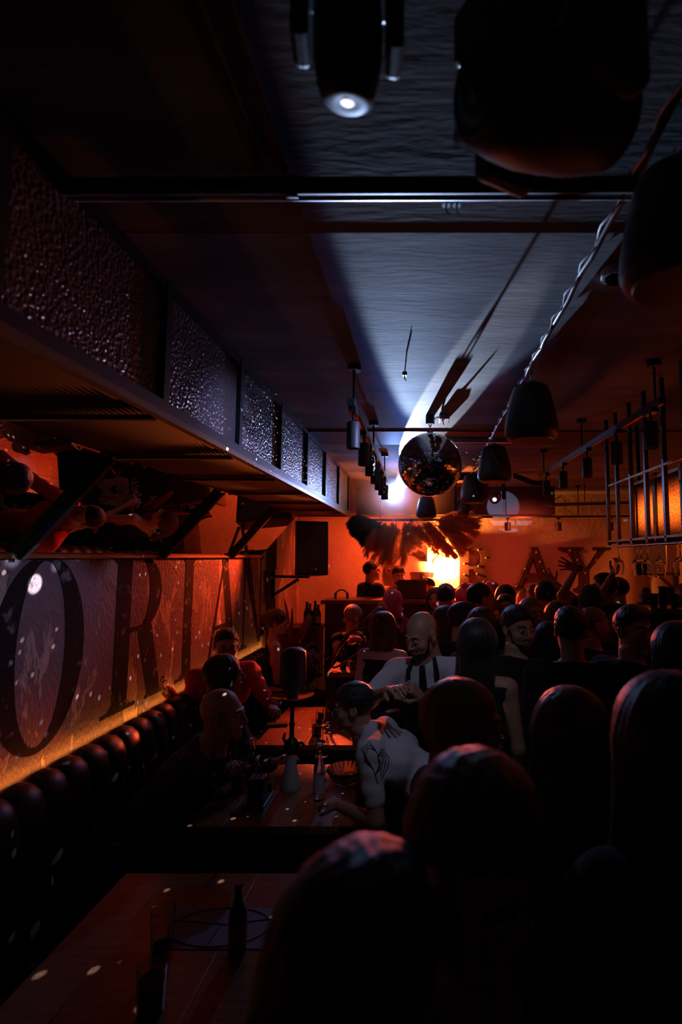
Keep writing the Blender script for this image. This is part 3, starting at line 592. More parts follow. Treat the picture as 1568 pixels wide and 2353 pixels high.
# ---------------------------------------------------------------- moving heads
def moving_head(name, c, label, yaw, tilt, s=1.0, lensmat='lens', hang=None, lk=1.0):
    t = thing(name, label, 'stage light', c)
    m = Matrix.Translation(c) @ rotz(yaw) @ Matrix.Scale(s, 4)
    hm = m @ Matrix.Rotation(tilt, 4, 'X')
    top = (hang - c[2]) / s if hang else 0.30
    MB().box((-0.13, -0.10, top - 0.09), (0.13, 0.10, top), m).build('base', 'black', t, bevel=0.012 * s)
    for sx in (-1, 1):
        MB().box((sx * 0.115 - 0.022, -0.055, -0.05), (sx * 0.115 + 0.022, 0.055, top - 0.085), m).build('yoke_arm', 'blackmatte', t, bevel=0.014 * s)
    pr = [(0.0001, -0.13), (0.062, -0.13), (0.075, -0.115), (0.086, -0.04), (0.086, 0.05), (0.078, 0.10), (0.066, 0.14), (0.058, 0.145), (0.052, 0.13), (0.0001, 0.128)]
    ax = (hm.to_3x3() @ Vector((0, -1, 0))).normalized()
    MB().lathe([(r * s, z * s) for r, z in pr], c, 32, ax).build('lamp_head', 'blackmatte', t, smooth=True)
    MB().lathe([(0.030 * s, 0.146 * s), (0.052 * s, 0.149 * s), (0.060 * s, 0.142 * s), (0.060 * s, 0.136 * s), (0.030 * s, 0.136 * s)], c, 32, ax).build('bezel', 'bezel' if lensmat != 'black' else 'black', t, smooth=True)
    MB().lathe([(0.0001, 0.152 * s), (0.018 * s * lk, 0.150 * s), (0.031 * s * lk, 0.145 * s), (0.031 * s * lk, 0.13 * s), (0.0001, 0.13 * s)], c, 24, ax).build('lens', lensmat, t, smooth=True)
    return t
pc = onY(800, 88, 0.74)
moving_head('moving_head_light', tuple(pc), 'black moving head light near the camera with a small glowing lens', R(8), R(104), 0.62, 'lens', CEIL, 0.62)
pc2 = onY(1270, 250, 0.78)
moving_head('moving_head_light', tuple(pc2), 'large unlit black moving head looming at the top beside the pendant speakers', R(-60), R(15), 1.05, 'black', CEIL)
moving_head('moving_head_light', tuple(LAMP + Vector((0, 0.03, 0))), 'lit moving head with dazzling white blue beam below the mirror ball', R(-4), R(7), 0.9, 'lampcore', CEIL, 2.1)
moving_head('moving_head_light', tuple(onY(1138, 1140, 6.0)), 'small lit moving head behind the small pendant speaker', R(-10), R(25), 0.85, 'lens', CEIL)
moving_head('moving_head_light', tuple(onY(1066, 1165, 6.0)), 'unlit moving head hanging over the plume canopy', R(-10), R(60), 0.85, 'black', CEIL)
# narrow beam of the near moving head
light('near_head_beam', 'SPOT', pc + Vector((0.0, 0.03, -0.11)), (0.4, 0.6, 1.0), 2, pc + Vector((0.03, 0.35, -1.0)), 0.01, 9, 0.3)
# strobe on the rear wall
st = thing('strobe_light', 'blinding orange strobe on the rear wall between marquee letters G and R', 'stage light', tuple(STROBE))
MB().lathe([(0.0001, 0.0), (0.06, 0.0), (0.075, 0.03), (0.075, 0.05), (0.0001, 0.05)], STROBE + Vector((0, 0.04, 0)), 24, (0, 1, 0)).build('housing', 'black', st)
MB().lathe([(0.0001, 0.045), (0.03, 0.04), (0.048, 0.02), (0.055, 0.0), (0.0001, 0.0)], STROBE + Vector((0, 0.04, 0)), 24, (0, -1, 0)).build('lens', 'strobecore', st, smooth=True)
MB().bar(STROBE + Vector((0, 0.08, 0)), (STROBE.x, YB, STROBE.z), 0.02, 0.02).build('arm', 'black', st)
# ---------------------------------------------------------------- figures: smooth-blended body fields meshed by surface nets
class Field:
    def __init__(s, xs, ys, zs):
        s.x, s.y, s.z = [np.asarray(a, np.float32) for a in (xs, ys, zs)]
        s.D = np.full((len(xs), len(ys), len(zs)), 0.3, np.float32)
    def sub(s, lo, hi):
        sl = []
        for a, l, h in zip((s.x, s.y, s.z), lo, hi):
            i = int(np.searchsorted(a, l)); j = int(np.searchsorted(a, h)); sl.append(slice(max(0, i - 1), min(len(a), j + 1)))
        return tuple(sl), s.x[sl[0]][:, None, None], s.y[sl[1]][None, :, None], s.z[sl[2]][None, None, :]
    def put(s, sl, d, k, neg=False):
        A = s.D[sl]
        if A.size == 0: return
        if neg:
            h = np.clip(0.5 - 0.5 * (A + d) / k, 0, 1); s.D[sl] = A * (1 - h) - d * h + k * h * (1 - h)
        else:
            h = np.clip(0.5 + 0.5 * (A - d) / k, 0, 1); s.D[sl] = A * (1 - h) + d * h - k * h * (1 - h)
    def cap(s, a, b, ra, rb=None, k=0.02, neg=False, sq=(1, 1, 1)):
        rb = ra if rb is None else rb; m = max(ra, rb) * max(sq) + k + 0.02
        sl, X, Y, Z = s.sub([min(a[i], b[i]) - m for i in range(3)], [max(a[i], b[i]) + m for i in range(3)])
        d = [b[i] - a[i] for i in range(3)]; L2 = sum(q * q for q in d) + 1e-9
        px, py, pz = X - a[0], Y - a[1], Z - a[2]
        t = np.clip((px * d[0] + py * d[1] + pz * d[2]) / L2, 0, 1)
        q = np.sqrt(((px - t * d[0]) / sq[0]) ** 2 + ((py - t * d[1]) / sq[1]) ** 2 + ((pz - t * d[2]) / sq[2]) ** 2)
        s.put(sl, (q - (ra + (rb - ra) * t)) * min(sq), k, neg)
    def ell(s, c, r, k=0.02, neg=False, M3=None):
        m = max(r) + k + 0.02
        sl, X, Y, Z = s.sub([c[i] - m for i in range(3)], [c[i] + m for i in range(3)])
        px, py, pz = X - c[0], Y - c[1], Z - c[2]
        if M3 is not None: px, py, pz = [M3[i][0] * px + M3[i][1] * py + M3[i][2] * pz for i in range(3)]
        k0 = np.sqrt((px / r[0]) ** 2 + (py / r[1]) ** 2 + (pz / r[2]) ** 2); k1 = np.sqrt((px / r[0] ** 2) ** 2 + (py / r[1] ** 2) ** 2 + (pz / r[2] ** 2) ** 2) + 1e-6
        s.put(sl, k0 * (k0 - 1) / k1, k, neg)
    def plane(s, n, d0):   # keep where n.p > d0
        d = d0 - (s.x[:, None, None] * n[0] + s.y[None, :, None] * n[1] + s.z[None, None, :] * n[2])
        s.D = np.maximum(s.D, d / math.sqrt(sum(q * q for q in n)))
    def func(s, fn): s.D = (s.D + fn(s.x[:, None, None], s.y[None, :, None], s.z[None, None, :])).astype(np.float32)
    def mesh(s):
        D = s.D; D[0], D[-1] = 0.3, 0.3; D[:, 0], D[:, -1] = 0.3, 0.3; D[:, :, 0], D[:, :, -1] = 0.3, 0.3
        I = D < 0; n = [q - 1 for q in D.shape]
        cnt = np.zeros(n, np.int8)
        C8 = [(a, b, c) for a in (0, 1) for b in (0, 1) for c in (0, 1)]
        for a, b, c in C8: cnt += I[a:a + n[0], b:b + n[1], c:c + n[2]]
        i, j, k = np.nonzero((cnt > 0) & (cnt < 8)); N = len(i)
        ix = np.full(n, -1, np.int32); ix[i, j, k] = np.arange(N)
        acc = np.zeros((N, 3), np.float32); w = np.zeros(N, np.float32)
        G = [s.x, s.y, s.z]; V = {c: D[i + c[0], j + c[1], k + c[2]] for c in C8}; idx = (i, j, k)
        for ax in range(3):
            for c in C8:
                if c[ax]: continue
                e = list(c); e[ax] = 1; A = V[c]; B = V[tuple(e)]; m = (A < 0) != (B < 0); t = np.where(m, A / np.where(m, A - B, 1), 0)
                for q in range(3):
                    g = G[q]; base = g[idx[q] + c[q]]
                    if q == ax: base = base + t * (g[idx[q] + 1] - g[idx[q]])
                    acc[:, q] += np.where(m, base, 0)
                w += m
        P = acc / w[:, None]; F = []
        for ax in range(3):
            u, v = (ax + 1) % 3, (ax + 2) % 3
            sa = [slice(None)] * 3; sb = [slice(None)] * 3; sa[ax] = slice(0, -1); sb[ax] = slice(1, None)
            cr = I[tuple(sa)] != I[tuple(sb)]
            q = np.array(np.nonzero(cr)); ok = (q[u] > 0) & (q[v] > 0) & (q[u] < D.shape[u] - 1) & (q[v] < D.shape[v] - 1); q = q[:, ok]
            def cell(du, dv):
                r = q.copy(); r[u] += du; r[v] += dv; return ix[r[0], r[1], r[2]]
            f = np.stack([cell(-1, -1), cell(0, -1), cell(0, 0), cell(-1, 0)], 1)
            ins = I[q[0], q[1], q[2]]; f = np.where(ins[:, None], f, f[:, ::-1]); F.append(f)
        F = np.concatenate(F); F = F[(F >= 0).all(1)]
        return P, F
def grid(lo, hi, h, fine=None):
    """axis coordinates; fine=(lo,hi,h) refines a range"""
    if fine is None: return np.arange(lo, hi + h, h)
    return np.concatenate([np.arange(lo, fine[0], h), np.arange(fine[0], fine[1], fine[2]), np.arange(fine[1], hi + h, h)])
def npmesh(name, P, F, mats, mi=None):
    me = bpy.data.meshes.new(name); n = len(F)
    me.vertices.add(len(P)); me.vertices.foreach_set('co', np.asarray(P, np.float32).ravel())
    me.loops.add(4 * n); me.loops.foreach_set('vertex_index', F.astype(np.int32).ravel())
    me.polygons.add(n); me.polygons.foreach_set('loop_start', np.arange(0, 4 * n, 4, dtype=np.int32))
    me.polygons.foreach_set('use_smooth', np.ones(n, bool))
    for m in mats: me.materials.append(M[m])
    if mi is not None: me.polygons.foreach_set('material_index', mi.astype(np.int32))
    me.update(calc_edges=True); me.validate(); return me
def npobj(name, P, F, mats, parent=None, mi=None):
    o = bpy.data.objects.new(name, npmesh(name, P, F, mats, mi)); COL.objects.link(o)
    if parent is not None: o.parent = parent
    return o
# ---- heads (origin between the ears, face +Y)
def head_geo(sex='m', wide=1.0, mouth=0.0):
    h = 0.0036; F = Field(grid(-0.105, 0.105, h), grid(-0.125, 0.145, h), grid(-0.2, 0.14, h)); w = wide
    F.ell((0, -0.018, 0.032), (0.074 * w, 0.094, 0.088), 0.01)
    F.ell((0, 0.03, -0.025), (0.060 * w, 0.062, 0.085), 0.03)
    jw = 0.054 if sex == 'm' else 0.046
    F.ell((0, 0.032, -0.075), (jw * w, 0.048, 0.036), 0.025)
    F.ell((0, 0.076, -0.098), (0.02, 0.017, 0.015), 0.02)
    for x in (-1, 1):
        F.ell((x * 0.041 * w, 0.06, -0.03), (0.02, 0.022, 0.02), 0.02)
        F.cap((x * 0.012, 0.090, 0.023), (x * 0.042, 0.080, 0.024), 0.008 if sex == 'm' else 0.005, k=0.014)
        F.ell((x * 0.031, 0.106, 0.004), (0.017, 0.016, 0.011), 0.012, neg=True)
    F.cap((0, 0.090, 0.014), (0, 0.112, -0.024), 0.0075, 0.010, k=0.012)
    F.ell((0, 0.114, -0.028), (0.011, 0.010, 0.009), 0.006)
    for x in (-1, 1): F.ell((x * 0.012, 0.102, -0.032), (0.0085, 0.010, 0.007), 0.005)
    for x in (-1, 1): F.ell((x * 0.031, 0.083, 0.004), (0.0135, 0.0135, 0.0125), 0.003)
    fl = 0.0048 if sex == 'm' else 0.0058
    F.cap((-0.019, 0.089, -0.060 - mouth), (0, 0.097, -0.0585), fl, k=0.006); F.cap((0.019, 0.089, -0.060 - mouth), (0, 0.097, -0.0585), fl, k=0.006)
    F.cap((-0.014, 0.089, -0.0715), (0.014, 0.089, -0.0715), fl * 1.15, k=0.006)
    F.cap((-0.022, 0.100, -0.0655), (0.022, 0.100, -0.0655), 0.0018, k=0.003, neg=True)
    for x in (-1, 1):
        F.ell((x * 0.079 * w, -0.008, -0.004), (0.010, 0.022, 0.033), 0.006); F.ell((x * 0.089 * w, -0.002, 0.0), (0.008, 0.013, 0.020), 0.005, neg=True)
        F.ell((x * 0.076 * w, 0.0, -0.028), (0.008, 0.010, 0.012), 0.006)
    nk = 0.058 if sex == 'm' else 0.048
    F.cap((0, -0.025, -0.05), (0, -0.035, -0.2), nk, nk * 1.04, k=0.025)
    P, Q = F.mesh(); c = P[Q].mean(1); mi = np.zeros(len(Q), int); ax = np.abs(c[:, 0])
    eye = (((ax - 0.031) ** 2 + (c[:, 1] - 0.083) ** 2 + (c[:, 2] - 0.004) ** 2) < 0.0142 ** 2) & (c[:, 1] > 0.088) & (np.abs(c[:, 2] - 0.003) < 0.0052)
    mi[eye] = 1; mi[eye & (((ax - 0.031) ** 2 + (c[:, 2] - 0.004) ** 2) < 0.0062 ** 2)] = 2
    mi[(ax > 0.012) & (ax < 0.048) & (np.abs(c[:, 2] - 0.027 + (ax - 0.03) ** 2 * 8) < (0.0052 if sex == 'm' else 0.0034)) & (c[:, 1] > 0.06)] = 3
    mi[(ax < 0.021) & (c[:, 1] > 0.088) & (c[:, 2] < -0.056) & (c[:, 2] > -0.078) & (np.abs(c[:, 2] + 0.066) < 0.0095 - ax * 0.32)] = 4
    return P, Q, mi
HEADS = {'m': head_geo('m'), 'f': head_geo('f', 0.94), 'w': head_geo('m', 1.07, -0.003)}
# ---- hands (origin wrist, fingers along +Z, palm faces +Y, thumb toward +X)
def hand_geo(kind):
    h = 0.0034; F = Field(grid(-0.08, 0.11, h), grid(-0.05, 0.12, h), grid(-0.05, 0.21, h))
    F.cap((0, 0, -0.04), (0, 0, 0.01), 0.026, 0.025, k=0.01, sq=(1, 0.8, 1))
    F.cap((-0.018, 0, 0.03), (-0.026, 0, 0.075), 0.019, 0.014, k=0.012, sq=(1, 0.8, 1)); F.cap((0.014, 0, 0.03), (0.024, 0, 0.080), 0.021, 0.014, k=0.012, sq=(1, 0.8, 1)); F.cap((0, 0, 0.02), (0, 0, 0.082), 0.021, 0.015, k=0.012, sq=(1, 0.8, 1))
    sp = {'relax': (0.10, 28), 'spread': (0.30, 5), 'grip': (0.04, 68), 'flat': (0.08, 8)}[kind]
    for i, (x, L) in enumerate(((-0.031, 0.058), (-0.011, 0.073), (0.010, 0.078), (0.031, 0.070))):
        p = Vector((x, 0, 0.084 - abs(x - 0.005) * 0.25)); a = (x / 0.031) * sp[0]; b = R(sp[1] * 0.5 + (i * 2 if kind == 'relax' else 0)); r = 0.0088 - 0.0008 * (i == 0)
        for seg, f in enumerate((0.45, 0.31, 0.24)):
            d = Vector((math.sin(a) * math.cos(b), math.sin(b), math.cos(b) * math.cos(a))); q = p + d * L * f
            F.cap(p, q, r, r * 0.92, k=0.003); p = q; r *= 0.92; b += R(sp[1])
    p = Vector((0.026, 0.004, 0.022)); tb = {'relax': ((0.55, 0.35, 0.75), (0.25, 0.45, 0.85)), 'spread': ((0.85, 0.1, 0.5), (0.7, 0.15, 0.7)), 'grip': ((0.45, 0.75, 0.5), (-0.3, 0.8, 0.5)), 'flat': ((0.6, 0.1, 0.8), (0.4, 0.15, 0.9))}[kind]
    for d, L, r in ((tb[0], 0.044, 0.0125), (tb[1], 0.034, 0.0105)):
        q = p + Vector(d).normalized() * L; F.cap(p, q, r, r * 0.9, k=0.006); p = q
    return F.mesh()
HANDS = {k: hand_geo(k) for k in ('relax', 'spread', 'grip', 'flat')}
# ---- hair, in head space
def hair_geo(style):
    lo_z = {'long': -0.56, 'longwave': -0.56, 'bob': -0.22, 'scarf': -0.22, 'pony': -0.34}.get(style, -0.13)
    h = 0.005; F = Field(grid(-0.16, 0.16, h), grid(-0.20, 0.14, h), grid(lo_z, 0.20, h))
    sc = lambda e: (0.079 + e, 0.094 + e, 0.086 + e * 0.8); cc = (0, -0.018, 0.032)
    def face(dz=0.0, w=0.058): F.ell((0, 0.115, -0.032 + dz), (w, 0.088, 0.110), 0.012, neg=True)
    if style in ('short', 'quiff', 'buzz', 'receding', 'fade'):
        e = {'short': 0.012, 'quiff': 0.012, 'buzz': 0.004, 'receding': 0.007, 'fade': 0.006}[style]
        F.ell(cc, sc(e), 0.005)
        if style == 'short': F.ell((0, 0.0, 0.062), (0.072, 0.088, 0.062), 0.02)
        if style in ('quiff', 'fade'): F.ell((0, 0.012, 0.072), (0.074, 0.088, 0.058), 0.02)
        F.cap((-0.1, 0.10, -0.01), (0.1, 0.10, -0.01), 0.045, k=0.004, neg=True)
        f0 = {'receding': 0.022, 'quiff': 0.010, 'fade': 0.012, 'short': 0.008}.get(style, 0.004)
        n = Vector((0, -0.80, 1.0)); F.plane(n, -0.004 + f0)
        for x in (-1, 1): F.ell((x * 0.088, -0.006, -0.012), (0.018, 0.024, 0.036), 0.004, neg=True)
    elif style in ('long', 'longwave', 'bob', 'pony', 'bun', 'scarf', 'cap'):
        F.ell(cc, sc(0.014), 0.01); F.ell((0, -0.03, 0.05), (0.086, 0.098, 0.078), 0.02)
        if style in ('long', 'longwave'):
            F.cap((0, -0.035, -0.02), (0, -0.095, -0.34), 0.088, 0.070, k=0.03, sq=(1.12, 0.72, 1)); F.cap((0, -0.095, -0.34), (0, -0.115, -0.47), 0.07, 0.03, k=0.04, sq=(1.3, 0.6, 1))
            for x in (-1, 1): F.cap((x * 0.074, 0.0, 0.01), (x * 0.092, 0.01, -0.20), 0.026, 0.024, k=0.03); F.cap((x * 0.092, 0.01, -0.20), (x * 0.10, 0.0, -0.34), 0.024, 0.010, k=0.03)
        if style in ('long', 'longwave', 'bob'): F.ell((0, -0.03, 0.02), (0.102, 0.108, 0.10), 0.02)
        if style == 'bob' or style == 'scarf':
            F.cap((0, -0.035, -0.02), (0, -0.045, -0.13), 0.092, 0.098, k=0.03, sq=(1.05, 0.85, 1))
            for x in (-1, 1): F.cap((x * 0.074, 0.0, 0.01), (x * 0.085, 0.015, -0.12), 0.026, 0.022, k=0.03)
            F.plane((0, 0.1, 1), -0.175)
        if style == 'pony': F.ell((0, -0.125, 0.04), (0.035, 0.04, 0.035), 0.02); F.cap((0, -0.135, 0.03), (0, -0.155, -0.12), 0.034, 0.036, k=0.02, sq=(1, 0.8, 1)); F.cap((0, -0.155, -0.12), (0, -0.145, -0.30), 0.036, 0.012, k=0.02)
        if style == 'bun': F.ell((0, -0.06, 0.145), (0.045, 0.045, 0.036), 0.012)
        if style in ('pony', 'bun', 'cap'):
            F.plane((0, -0.62, 1), -0.035)
            for x in (-1, 1): F.ell((x * 0.092, -0.004, -0.012), (0.018, 0.024, 0.036), 0.004, neg=True)
        if style == 'cap': F.ell((0, 0.10, 0.055), (0.058, 0.065, 0.010), 0.006)
        else: face(0.0 if style != 'scarf' else -0.01); F.cap((0, 0.12, -0.10), (0, 0.10, -0.6), 0.075, 0.085, k=0.012, neg=True)
        if style in ('long', 'longwave', 'bob'):  F.cap((0, 0.10, 0.0), (0, 0.09, -0.2), 0.058, 0.062, k=0.015, neg=True)
        if style in ('long', 'longwave', 'bob', 'pony', 'bun'): F.cap((0, 0.06, 0.145), (0, -0.06, 0.15), 0.012, k=0.012, neg=True)
        F.cap((0, -0.03, -0.03), (0, -0.035, -0.17), 0.040, k=0.004, neg=True)
    elif style == 'beard':
        F.ell((0, 0.032, -0.078), (0.060, 0.056, 0.044), 0.01); F.ell((0, 0.078, -0.10), (0.027, 0.022, 0.022), 0.02)
        for x in (-1, 1): F.cap((x * 0.066, 0.02, -0.01), (x * 0.052, 0.04, -0.07), 0.010, k=0.02)
        F.cap((-0.026, 0.090, -0.050), (0.026, 0.090, -0.050), 0.006, k=0.01)
        F.ell((0, 0.105, -0.0645), (0.026, 0.016, 0.0095), 0.004, neg=True); F.ell((0, 0.10, -0.01), (0.05, 0.05, 0.038), 0.006, neg=True)
        F.cap((0, -0.02, -0.09), (0, -0.03, -0.2), 0.05, k=0.01, neg=True)
    rn = np.random.RandomState(len(style)); ph = rn.rand(8) * 6.3
    if style not in ('scarf', 'cap'):
        A = 0.0009 if style not in ('buzz', 'beard') else 0.0004
        def strands(X, Y, Z):
            az = np.arctan2(X, -(Y + 0.02)); amp = A + (0.006 if style == 'longwave' else 0) * np.clip(-Z * 3, 0, 1)
            w = 3.0 * np.sin(Z * 22 + ph[0]) if style == 'longwave' else 0.8 * np.sin(Z * 14 + ph[0])
            if style in ('short', 'quiff', 'fade', 'receding'): return 0.0016 * np.sin(X * 210 + 2 * np.sin(Y * 60)) * np.sin(Y * 150 + ph[4]) + 0.0012 * np.sin(Z * 190 + X * 120 + ph[5])
            return amp * (np.sin(az * 34 + w + ph[1]) + 0.6 * np.sin(az * 61 + 2 * w + ph[2]) + (0.7 * np.sin(az * 13 + ph[3]) if style != 'buzz' else 0)) + 0.0 * X
        F.func(strands)
    return F.mesh()
HAIRS = {}
def hair_mesh(style, m):
    if (style, m) not in HAIRS:
        if style not in HAIRS: HAIRS[style] = hair_geo(style)
        P, F = HAIRS[style]; HAIRS[(style, m)] = npmesh('hair_' + style, P, F, [m])
    return HAIRS[(style, m)]
def rot_to(d, palm):
    """matrix whose Z is d and whose Y is as near palm as can be"""
    z = Vector(d).normalized(); y = Vector(palm); y = (y - z * y.dot(z)).normalized(); x = y.cross(z)
    return np.array([[x.x, y.x, z.x], [x.y, y.y, z.y], [x.z, y.z, z.z]])
GRID_H = 0.0135
def body_prims(F, J, infl, sex, k=0.035, part='all', sleeve=9.0):
    """torso and limb volumes. J: joint dict of Vectors."""
    f = 0.92 if sex == 'f' else 1.0; V = Vector
    sh = (J['shR'] - J['shL']); ax = sh.normalized(); hx = (J['hipR'] - J['hipL']).normalized()
    if part in ('all', 'top'):
        ch, wa, pe, ne = J['chest'], J['waist'], J['pelvis'], J['neck']
        F.cap(ch - ax * 0.085 * f, ch + ax * 0.085 * f, 0.098 * f + infl, k=k); F.cap(wa - ax * 0.055 * f, wa + ax * 0.055 * f, (0.092 if sex == 'm' else 0.078) + infl, k=k)
        F.cap(ch, wa, 0.102 * f + infl, 0.094 * f + infl, k=k); F.cap(wa, pe, 0.095 * f + infl, 0.105 + infl, k=k)
        F.cap(pe - hx * 0.07, pe + hx * 0.07, 0.106 + infl, k=k)
        F.cap(J['shL'] * 0.92 + J['shR'] * 0.08, J['shR'] * 0.92 + J['shL'] * 0.08, 0.052 * f + infl, k=k)
        F.cap(ne, (ne + ch) / 2, 0.054 * f + infl, 0.08 * f + infl, k=k)
        for s_ in ('L', 'R'): F.cap(ne - V((0, 0.01, 0.01)), J['sh' + s_] , 0.042 * f + infl, 0.05 * f + infl, k=k)
        if sex == 'f':
            fw = J['fwd']
            for s_ in (-1, 1): F.ell(ch + fw * 0.075 + ax * 0.068 * s_ - V((0, 0, 0.02)), (0.056 + infl,) * 3, 0.03)
        for s_ in ('L', 'R'):
            a, b, c = J['sh' + s_], J['el' + s_], J['wr' + s_]
            F.cap(a, b if sleeve > 0.5 else a + (b - a) * sleeve * 2, 0.052 * f + infl, 0.038 * f + infl, k=0.02)
            if sleeve > 0.5:
                e = min(1.0, (sleeve - 0.5) * 2); F.cap(b, b + (c - b) * e, 0.040 * f + infl, 0.026 * f + infl if e >= 1 else 0.033 * f + infl, k=0.015)
    if part in ('all', 'legs'):
        pe = J['pelvis']; F.cap(pe - hx * 0.075, pe + hx * 0.075, 0.112 + infl, k=k)
        for s_ in ('L', 'R'):
            a, b, c, t = J['hip' + s_], J['kn' + s_], J['an' + s_], J['toe' + s_]
            F.cap(a, b, 0.084 + infl, 0.056 + infl, k=0.03); F.cap(b, c, 0.056 + infl, 0.038 + infl, k=0.02); F.ell((b * 0.68 + c * 0.32) - J['fwd'] * 0.018, (0.055 + infl,) * 3, 0.03)
            if infl == 0: F.cap(c, t, 0.036, 0.026, k=0.02)
def person(label, px, py, Y, face=0, body=None, sex='m', hair='short', hc='hair_black', skin='a', top='cloth_black', pants='cloth_denim', sleeve=1.0, beard=False, glasses=False,
           lean=(0, 0), sit=False, arms={}, hands=('relax', 'relax'), headyaw=0, headpitch=0, headroll=0, z0=0.0, head='', neckline=0.0, seat=0.47, group=None, name='person', open_front=None, h=GRID_H, extra=None, build=1.0, reach=None, poles={}, hdir=None):
    """face: heading of the body in degrees, 0 looks away from the camera (+Y), 180 toward it, 90 to -X, -90 to +X"""
    V = Vector; b = face if body is None else body
    J = {}
    z = 0.94
    J['pelvis'] = V((0, 0, z)); J['waist'] = V((0, 0.0, 1.08)); J['chest'] = V((0, 0.0, 1.28)); J['neck'] = V((0, -0.015, 1.455)); J['head'] = V((0, 0.015, 1.625))
    sw = (0.185 if sex == 'm' else 0.158) * build
    J['shL'] = V((-sw, -0.01, 1.405)); J['shR'] = V((sw, -0.01, 1.405))
    J['elL'] = V((-sw - 0.045, -0.03, 1.12)); J['elR'] = V((sw + 0.045, -0.03, 1.12))
    J['wrL'] = V((-sw - 0.05, 0.06, 0.88)); J['wrR'] = V((sw + 0.05, 0.06, 0.88))
    U = [k for k in J if k != 'pelvis']
    lm = Matrix.Rotation(R(-lean[0]), 3, 'X') @ Matrix.Rotation(R(lean[1]), 3, 'Y')
    for k in U: J[k] = J['pelvis'] + lm @ (J[k] - J['pelvis'])
    if lean[0]: J['head'] = J['neck'] + Matrix.Rotation(R(lean[0] * 0.55), 3, 'X') @ (J['head'] - J['neck'])
    up = lm @ V((0, 0, 1)); fwd = lm @ V((0, 1, 0)); J['fwd'] = V((0, 1, 0))
    for k, q in (('L', -1), ('R', 1)):
        J['hip' + k] = V((q * 0.095, 0, 0.91)); J['kn' + k] = V((q * 0.105, 0.02, 0.50)); J['an' + k] = V((q * 0.11, -0.015, 0.085)); J['toe' + k] = V((q * 0.125, 0.14, 0.03))
    if sit:
        dz = 0.94 - (seat + 0.10)
        for k in list(J):
            if k[:2] in ('an', 'to', 'kn', 'fw'): continue
            J[k] = J[k] - V((0, 0, dz))
        for k, q in (('L', -1), ('R', 1)):
            J['kn' + k] = V((q * 0.14, 0.43, seat + 0.04)); J['an' + k] = V((q * 0.13, 0.40, 0.085)); J['toe' + k] = V((q * 0.14, 0.56, 0.03))
    hand_dir = {}
    for k in ('L', 'R'):
        if k in arms:
            el, wr = arms[k][:2]; sh = J['sh' + k]        # offsets from the shoulder, in body axes
            J['el' + k] = sh + V(el); J['wr' + k] = J['el' + k] + V(wr)
            if len(arms[k]) > 2: hand_dir[k] = arms[k][2]
    if extra: extra(J)
    if hdir: hand_dir.update(hdir)
    rad = R(b)
    hd = J['head']; tgt = onY(px, py, Y); s = (tgt.z - z0) / hd.z
    Rz = Matrix.Rotation(rad, 3, 'Z'); hw = Rz @ (hd * s)
    loc = V((tgt.x - hw.x, tgt.y - hw.y, z0))
    if not 0.84 < s < 1.16: print('SCALE %.2f' % s, label)
    if reach:
        inv = Rz.inverted()
        for k, tg in reach.items():
            w = V(tg) if len(tg) == 3 and not isinstance(tg, tuple) else onY(*tg[:3])
            w = (inv @ (w - loc)) / s; sh = J['sh' + k]; dv = w - sh; L = dv.length; a, c_ = 0.30, 0.27
            if L > a + c_ - 0.005: a, c_ = a * (L / (a + c_)) * 1.005, c_ * (L / (a + c_)) * 1.005
            if L > 0.72: print('REACH %.2f' % L, label)
            dx = (L * L + a * a - c_ * c_) / (2 * L); hh = math.sqrt(max(0, a * a - dx * dx)); u = dv / L
            pole = V(poles.get(k, (0.3 if k == 'R' else -0.3, -0.3, -1))); pole = (pole - u * pole.dot(u)).normalized()
            J['el' + k] = sh + u * dx + pole * hh; J['wr' + k] = w
    # --- body mesh
    pts = [J[k] for k in J if k != 'fwd']; lo = [min(p[i] for p in pts) - 0.16 for i in range(3)]; hi = [max(p[i] for p in pts) + 0.16 for i in range(3)]
    lo[2] = -0.02
    hi[2] = max(J['neck'].z + 0.1, max(p.z for p in pts if p is not hd) + 0.1)
    F = Field(grid(lo[0], hi[0], h), grid(lo[1], hi[1], h), grid(lo[2], hi[2], h))
    body_prims(F, J, 0.0, sex); F.cap(J['neck'], hd - up * 0.13 * 0 + V((0, -0.03, -0.10)), 0.056 if sex == 'm' else 0.047, k=0.02)
    P, Q = F.mesh(); mi = np.zeros(len(Q), int)
    parts = [(P, Q, mi)]
    HP, HQ, Hm = HEADS[head or sex]
    hyaw = R(face - b + headyaw); HM = np.array((Matrix.Rotation(hyaw, 3, 'Z') @ Matrix.Rotation(R(headpitch), 3, 'X') @ Matrix.Rotation(R(headroll), 3, 'Y')))
    parts.append((HP @ HM.T + np.array(hd), HQ, Hm))
    for k, kind in zip(('L', 'R'), hands):
        w = J['wr' + k]; d = (w - J['el' + k]).normalized(); q = 1 if k == 'R' else -1
        dd, palm = hand_dir.get(k, (d, V((-q, 0.2, 0.1)) if abs(d.z) > 0.7 else V((-q * 0.3, 0, -1))))
        mt = rot_to(dd, palm); hp, hq = HANDS[kind]; sc = 1.0 if sex == 'm' else 0.9
        if k == 'L': hp = hp * np.array([-1, 1, 1]); hq = hq[:, ::-1]
        # thumb should point up/forward; mirror keeps it on the inner side
        parts.append(((hp * sc) @ mt.T + np.array(w), hq, np.zeros(len(hq), int)))
    off = 0; PP = []; QQ = []; MM = []
    for p_, q_, m_ in parts: PP.append(p_); QQ.append(q_ + off); MM.append(m_); off += len(p_)
    me = npmesh('person', np.concatenate(PP), np.concatenate(QQ), ['skin_' + skin, 'eye', 'iris', 'brow', 'lip'], np.concatenate(MM))
